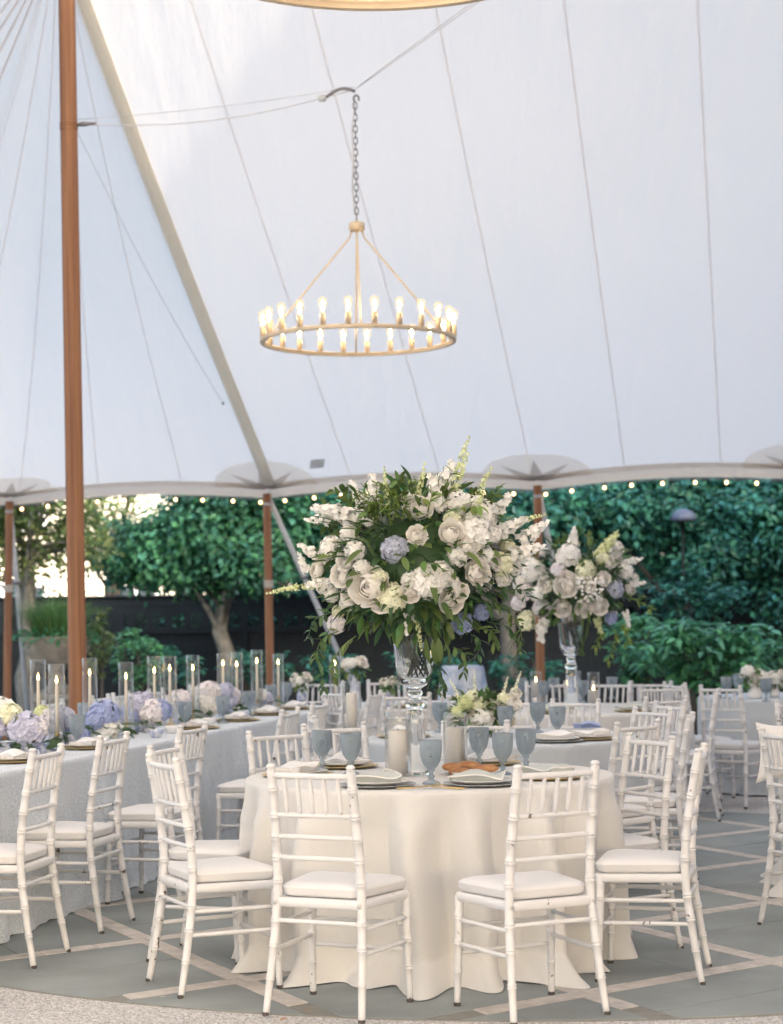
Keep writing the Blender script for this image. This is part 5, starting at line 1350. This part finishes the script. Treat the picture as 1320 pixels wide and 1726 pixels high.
# ================================================================== garden behind
def tree(loc, hts, tr, blobs, n, leaf, m, label, group='trees behind the fence', limbs=7, bark='bark', trunk_h=None, fork=None):
    t = thing('garden_tree', label, 'tree', loc, 0, group)
    th = trunk_h or hts*.5
    wob = [Vector((rnd(-.05, .05), rnd(-.05, .05), 0))*k for k in range(7)]
    P = [Vector((0, 0, th*k/6))+wob[k]*.5 for k in range(7)]
    tk = MB().tube(P, [tr*(1.25 if k == 0 else 1-.055*k) for k in range(7)], 14)
    top = P[-1]
    for i in range(limbs):
        b = Vector(random.choice(blobs)[0]) if i >= len(blobs) else Vector(blobs[i][0])
        st = P[4+i % 3]; mid = (st+b)/2+Vector((rnd(-.15, .15), rnd(-.15, .15), rnd(.0, .2)))
        tk.tube(curve([st, mid, b], 4), [tr*.36*(1-.095*k) for k in range(9)], 8)
        for j in range(3):
            e = b+Vector((rnd(-.6, .6), rnd(-.6, .6), rnd(-.3, .4))); tk.tube(curve([mid, (mid+e)/2+Vector((0, 0, .1)), e], 3), [tr*.22*(1-.13*k) for k in range(7)], 5)
    tk.obj('trunk', M[bark], t)
    mb = MB(); tot = sum(b[1][0]*b[1][1]*b[1][2] for b in blobs)
    for (c, r) in blobs:
        c = Vector(c); k = int(n*(r[0]*r[1]*r[2])/tot)
        ncl = max(6, k//26); cl = []
        for q in range(ncl):
            d = Vector((random.gauss(0, 1), random.gauss(0, 1), random.gauss(0, 1))).normalized()*rnd(.25, 1.05)**.6
            cl.append((c+Vector((d.x*r[0], d.y*r[1], d.z*r[2])), d))
        for (cc, d) in cl:
            sp = leaf*rnd(1.2, 2.6)
            for q in range(26):
                g = Vector((random.gauss(0, 1), random.gauss(0, 1), random.gauss(0, .7)))*sp*.62
                p = cc+g; nn = (d*.75+Vector((rnd(-.6, .6), rnd(-.6, .6), rnd(.25, 1.2)))).normalized()
                dd = (g.normalized()+Vector((rnd(-.5, .5), rnd(-.5, .5), rnd(-.5, .2)))); dd = (dd-nn*dd.dot(nn)).normalized()
                up = nn; s = dd.cross(nn)
                l = leaf*rnd(.5, 1.45); w_ = l*rnd(.22, .36)
                o = len(mb.v)
                mb.v += [tuple(p), tuple(p+dd*l*.5+s*w_+up*w_*.3), tuple(p+dd*l-up*l*.12), tuple(p+dd*l*.5-s*w_+up*w_*.3)]
                mb.f.append((o, o+1, o+2)); mb.f.append((o, o+2, o+3))
    mb.obj('crown', M[m], t, smooth=False)
    return t
def blobs_px(loc, lst, d):
    out = []
    for px, py, rx, rz_, ry in lst:
        c = at(px, py, d)-Vector(loc); s = F/d; out.append(((c.x, c.y+rnd(-.3, .3), c.z), (rx/s, ry, rz_/s)))
    return out
random.seed(5)
# middle tree with the pale trunk
D = 25.8; L = at(383, 1100, D); L.z = 0
tree(L, 4.2, 0.135, blobs_px(L, [(380, 890, 120, 75, 1.0), (280, 930, 90, 55, .9), (440, 870, 80, 90, .9), (230, 930, 70, 50, .8), (350, 960, 75, 40, .7), (305, 880, 40, 20, .8), (430, 960, 60, 35, .7), (420, 825, 120, 40, 1.0)], D), 34000, .105, 'leaf_b', 'round green tree with a pale trunk behind the candles', trunk_h=2.0)
# dense trees right
D = 27.0; L = at(860, 1100, D); L.z = 0
tree(L, 5, 0.14, blobs_px(L, [(700, 880, 170, 70, 1.1), (560, 870, 110, 70, 1.0), (840, 870, 150, 60, 1.1), (560, 950, 60, 50, .8), (740, 825, 200, 40, 1.0), (830, 940, 90, 40, .8)], D), 34000, .11, 'leaf_a', 'dense dark tree whose trunk shows between the two tall bouquets', trunk_h=2.1)
L = at(1150, 1100, D+.5); L.z = 0
tree(L, 5, 0.14, blobs_px(L, [(1000, 860, 110, 55, 1.0), (1110, 850, 130, 50, 1.0), (1230, 880, 110, 70, 1.0), (1190, 945, 95, 40, .8), (1290, 930, 60, 60, .8), (1080, 890, 70, 35, .8), (1120, 815, 200, 40, 1.0), (1300, 840, 80, 60, 1.0)], D+.5), 40000, .11, 'leaf_a', 'dense blue green tree at right with a dark hollow in its crown', trunk_h=2.2, bark='twig')
L = at(1370, 1100, D); L.z = 0
tree(L, 5, 0.16, blobs_px(L, [(1380, 880, 110, 90, 1.1), (1330, 1000, 60, 50, .8), (1420, 830, 120, 60, 1.0)], D), 14000, .11, 'leaf_a', 'dense blue green tree at the right edge', trunk_h=2.2, bark='twig')
# left trees
D = 24.0; L = at(42, 1100, D); L.z = 0
tree(L, 5, 0.125, blobs_px(L, [(60, 880, 100, 50, .9), (10, 920, 70, 60, .8), (120, 930, 70, 40, .7), (-40, 860, 90, 70, 1.0), (100, 800, 140, 60, 1.2), (60, 960, 40, 30, .6)], D), 6500, .10, 'leaf_c', 'sunny leafed tree with a grey trunk at far left', trunk_h=2.3)
D = 30.0; L = at(190, 1100, D); L.z = 0
tree(L, 5, 0.12, blobs_px(L, [(180, 870, 70, 45, .9), (140, 900, 60, 40, .8), (250, 760, 140, 40, 1.1), (200, 940, 50, 30, .7)], D), 3200, .10, 'leaf_c', 'thin sunlit tree in front of the cream house', trunk_h=2.2, bark='twig')
for px_, lb_ in ((-190, 'first green garden tree outside the left edge'), (-430, 'second green garden tree outside the left edge')):
    D = 25.0; L = at(px_, 1100, D); L.z = 0
    tree(L, 5, .14, [((0, 0, 2.6), (1.5, 1.2, .9)), ((-.7, .2, 3.5), (1.2, 1.1, .8)), ((.8, -.1, 3.4), (1.1, 1.0, .8))], 9000, .12, 'leaf_b', lb_, trunk_h=2.0)
# dark evergreens beyond the fence so that the wood has depth
for i, (px, d, lb) in enumerate(((520, 29, 'dark evergreen beyond the fence left of the big bouquet'), (760, 30, 'dark evergreen beyond the fence behind the big bouquet'), (1000, 30, 'dark evergreen beyond the fence behind the second bouquet'), (1230, 29, 'dark evergreen beyond the fence at right'), (1430, 28, 'dark evergreen beyond the fence at the right edge'))):
    d *= 1.18; L = at(px, 1100, d); L.z = 0; s = F/d
    tree(L, 6, .18, [((0, 0, 1.6), (1.7, 1.0, 1.3)), ((-.6, 0, 3.3), (1.8, 1.2, 1.4)), ((.8, .2, 4.6), (1.7, 1.2, 1.3)), ((-.9, .2, .9), (1.1, .8, .8)), ((.9, 0, .9), (1.1, .8, .8))], 9000, .22, 'leaf_a', lb, 'evergreens beyond the fence', 6, 'twig', 2.5)
# shrubs
def shrub(px, py, d, rx, rz_, ry, n, leaf, m, label, group='shrubs along the fence'):
    d *= 1.18; c = at(px, py, d); s = F/d; base = Vector((c.x, c.y, 0)); h = c.z
    t = thing('garden_shrub', label, 'shrub', base, 0, group); st = MB(); mb = MB()
    for i in range(9):
        e = Vector((rnd(-.6, .6)*rx/s, rnd(-.5, .5)*ry, h+rnd(-.3, .6)*rz_/s)); st.tube(curve([(e.x*.2, e.y*.2, 0), e*.5, e], 3), [.018, .016, .014, .012, .010, .008, .006], 5)
    st.obj('stems', M['twig'], t)
    ncl = n//14
    for i in range(ncl):
        d_ = Vector((random.gauss(0, 1), random.gauss(0, 1), random.gauss(0, 1))).normalized()*rnd(.2, 1)**.5
        cc = Vector((d_.x*rx/s, d_.y*ry, max(.04, h+d_.z*rz_/s)))
        for q in range(14):
            a = rnd(0, 2*PI); dd = Vector((math.cos(a), math.sin(a), rnd(-.25, .5))).normalized(); v, f = leaf_pts(leaf*rnd(.7, 1.2), leaf*.2, rnd(.2, .6)); mm = Matrix.Translation(cc+dd*leaf*rnd(.05, .5)+Vector((0, 0, rnd(-.4, .4)*leaf))) @ looky(dd, rnd(-.4, .4)).to_matrix().to_4x4()
            mb.add([mm @ Vector(x) for x in v], f)
    mb.obj('leaves', M[m], t)
random.seed(17)
shrub(1180, 1105, 18.6, 110, 60, .55, 1500, .16, 'leaf_d', 'bright broad leaved laurel at right behind the chairs')
shrub(1080, 1090, 19.5, 60, 60, .5, 700, .14, 'leaf_d', 'broad leaved shrub right of the second bouquet')
shrub(1290, 1110, 19.0, 60, 45, .5, 600, .14, 'leaf_d', 'broad leaved shrub at the right edge')
shrub(1170, 1010, 20.5, 90, 45, .5, 900, .13, 'leaf_a', 'darker tall shrub behind the bright laurel')
shrub(228, 1110, 20.5, 45, 50, .45, 800, .10, 'leaf_d', 'bushy shrub in front of the lattice fence at left')
shrub(290, 1125, 21.0, 50, 35, .4, 500, .10, 'leaf_a', 'low dark shrub behind the tall candle pair')
shrub(430, 1125, 21.0, 60, 35, .4, 600, .10, 'leaf_a', 'low dark shrub right of the pale trunk')
shrub(560, 1125, 21.3, 60, 35, .4, 600, .10, 'leaf_a', 'low dark shrub behind the trailing leaves')
shrub(720, 1125, 21.3, 80, 35, .4, 700, .10, 'leaf_a', 'low dark shrub behind the crystal vase')
shrub(890, 1130, 21.5, 70, 30, .4, 600, .10, 'leaf_a', 'low dark shrub behind the side pole right of the big bouquet')
shrub(168, 1085, 19.6, 22, 60, .35, 500, .09, 'leaf_c', 'yellowish climbing shrub right of the stone urn')
# ---- fence
FD = 28.4
fn = thing('garden_fence', 'dark painted fence with a row of square openings behind the trees', 'fence', (0, FD, 0))
ztop = at(300, 1008, FD).z; zo = at(300, 1045, FD).z
x0, x1 = -13.5, 11.1
bd = MB().box((0, 0, 0), (.1165, .022, zo-.22), bev=.004).mesh('board', M['fence'], False)
n = int((x1-x0)/.118)
for i in range(n): link('board', bd, fn, (x0+.118*(i+.5), rnd(-.004, .004), (zo-.22)/2+.04))
pm = MB().box((0, 0, 0), (.13, .13, ztop+.06), bev=.01).mesh('post', M['fence'], False)
for i in range(14): link('post', pm, fn, (x0+1.875*i, 0.02, (ztop+.06)/2))
for z, h in ((ztop-.06, .14), (zo-.16, .10), (.12, .10)):
    MB().box((0, -.03, z), (x1-x0, .035, h), bev=.006).obj('rail', M['fence'], fn, False)
MB().box((0, 0, ztop+.03), (x1-x0+.1, .17, .035), bev=.006).obj('cap_rail', M['fence'], fn, False)
# band with square openings: stiles between
sm = MB().box((0, 0, 0), (.10, .03, .22)).mesh('stile', M['fence'], False)
k = int((x1-x0)/.285)
for i in range(k): link('stile', sm, fn, (x0+.285*(i+.5), -.028, zo-0.0))
tb = (ztop-.13)-(zo+.095)
if tb > .02: MB().box((0, -.026, zo+.10+tb/2), (x1-x0, .03, tb)).obj('panel', M['fence'], fn, False)
hg = thing('hedge', 'dark hedge added behind the painted fence to darken its openings', 'hedge', (0, FD+.75, 0)); mb = MB()
for i in range(14000):
    p = Vector((rnd(-13.5, 11), rnd(-.35, .35), rnd(.05, 2.0))); l = rnd(.07, .12); v, f = leaf_pts(l, l*.28, .2)
    mm = Matrix.Translation(p) @ looky((rnd(-1, 1), rnd(-1, .4), rnd(-.3, .8))).to_matrix().to_4x4(); mb.add([mm @ Vector(x) for x in v[0:1]+v[6:9]+v[15:16]], [(0, 1, 2), (0, 2, 3), (1, 4, 2), (2, 4, 3)])
mb.obj('leaves', M['leaf_a'], hg); MB().box((-1.25, .05, .95), (24, .3, 1.85)).obj('dark_backing', M['hedge_core'], hg)  # near-black box put in so the fence openings read dark
# ---- stone urn with grasses
UD = 22.3; ub = at(97, 1150, UD); s = F/UD; UX = ub.x
urn = thing('stone_urn', 'weathered stone urn on a pedestal at left behind the pole', 'planter', (UX, UD, 0))
zb = at(97, 1172, UD).z
MB().box((0, 0, .2), (.55, .55, .4), bev=.02).obj('plinth', M['urn'], urn, False)
MB().box((0, 0, zb/2+.1), (.34, .34, max(.1, zb-.2)), bev=.01).obj('pedestal', M['urn'], urn, False)
MB().box((0, 0, zb-.02), (.56, .56, .09), bev=.02).obj('pedestal_cap', M['urn'], urn, False)
zr_ = at(97, 1078, UD).z
prof = [(0, zb+.025), (.19, zb+.025), (.20, zb+.05), (.16, zb+.08), (.10, zb+.14), (.075, zb+.24), (.085, zb+.30), (.12, zb+.33), (.10, zb+.36), (.2, zb+.385), (.29, zb+.43), (.355, zb+.49), (.395, zr_-.09), (.405, zr_-.03), (.43, zr_), (.43, zr_+.035), (.40, zr_+.04), (.37, zr_+.01), (0, zr_)]
MB().lathe(prof, 40).obj('bowl', M['urn'], urn)
gt = thing('grass_plant', 'arching green grass growing in the stone urn', 'plant', (UX, UD, zr_))
mb = MB()
for i in range(1300):
    a = rnd(0, 2*PI); r0 = rnd(0, .3); b = Vector((r0*math.cos(a), r0*math.sin(a), 0)); l = rnd(.36, .62); ou = rnd(.2, 1.0)
    d = Vector((math.cos(a), math.sin(a), 0)); w_ = Vector((-d.y, d.x, 0))*.006
    pts = [b+d*(l*ou*f*f)+Vector((0, 0, l*(f-.35*ou*f*f))) for f in (0, .33, .66, 1)]
    o = len(mb.v)
    for q, f in zip(pts, (1, .9, .6, .05)): mb.v += [tuple(q-w_*f), tuple(q+w_*f)]
    for q in range(3): mb.f.append((o+2*q, o+2*q+1, o+2*q+3, o+2*q+2))
mb.obj('blades', M['grass'], gt)['kind'] = 'stuff'
tr = thing('trailing_plant', 'small leaved plant spilling over the rim of the urn', 'plant', (UX, UD, zr_))
foliage_ball(tr, (0, 0, .03), (.50, .50, .13), 900, 'leaf_d', (.045, .08), (.012, .02), 'leaves', (.55, 1.0)); foliage_ball(tr, (.38, -.1, -.15), (.16, .2, .3), 260, 'leaf_c', (.03, .06), (.012, .02), 'leaves')
# ---- lamp among the leaves
ld = 26.2; lp_ = at(1152, 872, ld)
lm = thing('garden_lamp', 'grey domed lamp half hidden in the leaves at upper right', 'lamp', (lp_.x, lp_.y, 0))
z = lp_.z
MB().lathe([(0, z+.12), (.05, z+.115), (.13, z+.08), (.18, z+.01), (.185, z-.05), (.175, z-.05), (.16, z), (0, z+.06)], 28).obj('shade', M['lamp'], lm)
MB().tube([(0, .08, 0), (0, .08, z+.06)], .022, 10).obj('post', M['hedge_core'], lm)
MB().lathe([(0, z-.06), (.09, z-.06), (.10, z-.02), (0, z+.02)], 18).obj('diffuser', M['foot'], lm)

# ---- houses
def house(c, w_, d_, h, rz, m, label, roofh, wins):
    t = thing('garden_house', label, 'house', c, rz)
    MB().box((0, 0, h/2), (w_, d_, h)).obj('wall', M[m], t, False)
    ov = .35
    vs = [(-w_/2-ov, -d_/2-ov, h), (w_/2+ov, -d_/2-ov, h), (w_/2+ov, d_/2+ov, h), (-w_/2-ov, d_/2+ov, h), (-w_/2-ov, 0, h+roofh), (w_/2+ov, 0, h+roofh)]
    MB().add(vs, [(0, 1, 5, 4), (2, 3, 4, 5), (0, 4, 3), (1, 2, 5), (0, 3, 2, 1)]).obj('roof', M['roof'], t, False)
    for (x, z, ww, hh) in wins:
        f = MB()
        for sx in (-1, 1): f.box((x+sx*(ww/2+.05), -d_/2-.03, z), (.1, .06, hh+.2))
        for sz in (-1, 1): f.box((x, -d_/2-.031, z+sz*(hh/2+.05)), (ww, .055, .1))
        f.box((x, -d_/2-.02, z), (.05, .035, hh)); f.box((x, -d_/2-.021, z), (ww, .03, .05))
        wn = f.obj('window', M['white_trim'], t, False)
        MB().box((x, -d_/2-.006, z), (ww, .006, hh)).obj('pane', M['pane'], wn, False)
        MB().box((x, -d_/2-.06, z-hh/2-.13), (ww+.3, .12, .06)).obj('sill', M['white_trim'], wn, False)
hc = at(245, 900, 44)
house((hc.x-.6, 47, 0), 8.0, 6, 6.2, .12, 'stucco', 'pale cream house glowing in the sun behind the left trees', 2.4, [(-2.6, 1.6, .9, 1.5), (0, 1.6, .9, 1.5), (2.6, 1.6, .9, 1.5), (-2.6, 4.5, .9, 1.5), (1.9, 4.5, .9, 1.5)])
hp = TP(19.3, 9.5, 0)  # unseen house, added to cast the slanting shadow edge on the canvas
house((hp.x, hp.y, 0), 10, 40, 15.73, math.radians(-11.4), 'brick', 'tall brick house added unseen beyond the right edge to shade the tent', .6, [(x, z, 1, 1.7) for x in (-3, 0, 3) for z in (1.8, 5.3, 8.8, 12.2)])

# ---- fallen leaves on the paving
lf = leafmesh(.05, .014, .05, 'bread')
for i, (px, py, tx) in enumerate(((170, 1540, 'left of the second chair'), (275, 1567, 'below the long table chairs'), (268, 1680, 'near the stone edge at left'), (512, 1704, 'on the stone edge in front'), (485, 1716, 'on the aggregate in front'), (350, 1576, 'under the left chair'))):
    p = onz(px, py, .004); o = link('fallen_leaf', lf, None, p, (0, 0, rnd(0, 6)), rnd(.5, .9), M['bread'] if i in (3, 4) else M['rope']); tag(o, 'small dry leaf on the ground '+tx, 'leaf', 'fallen leaves')
print('objects', len(bpy.data.objects), 'chairs', NCH[0], 'tris', sum(len(o.data.loops)-2*len(o.data.polygons) for o in bpy.data.objects if o.type == 'MESH'))
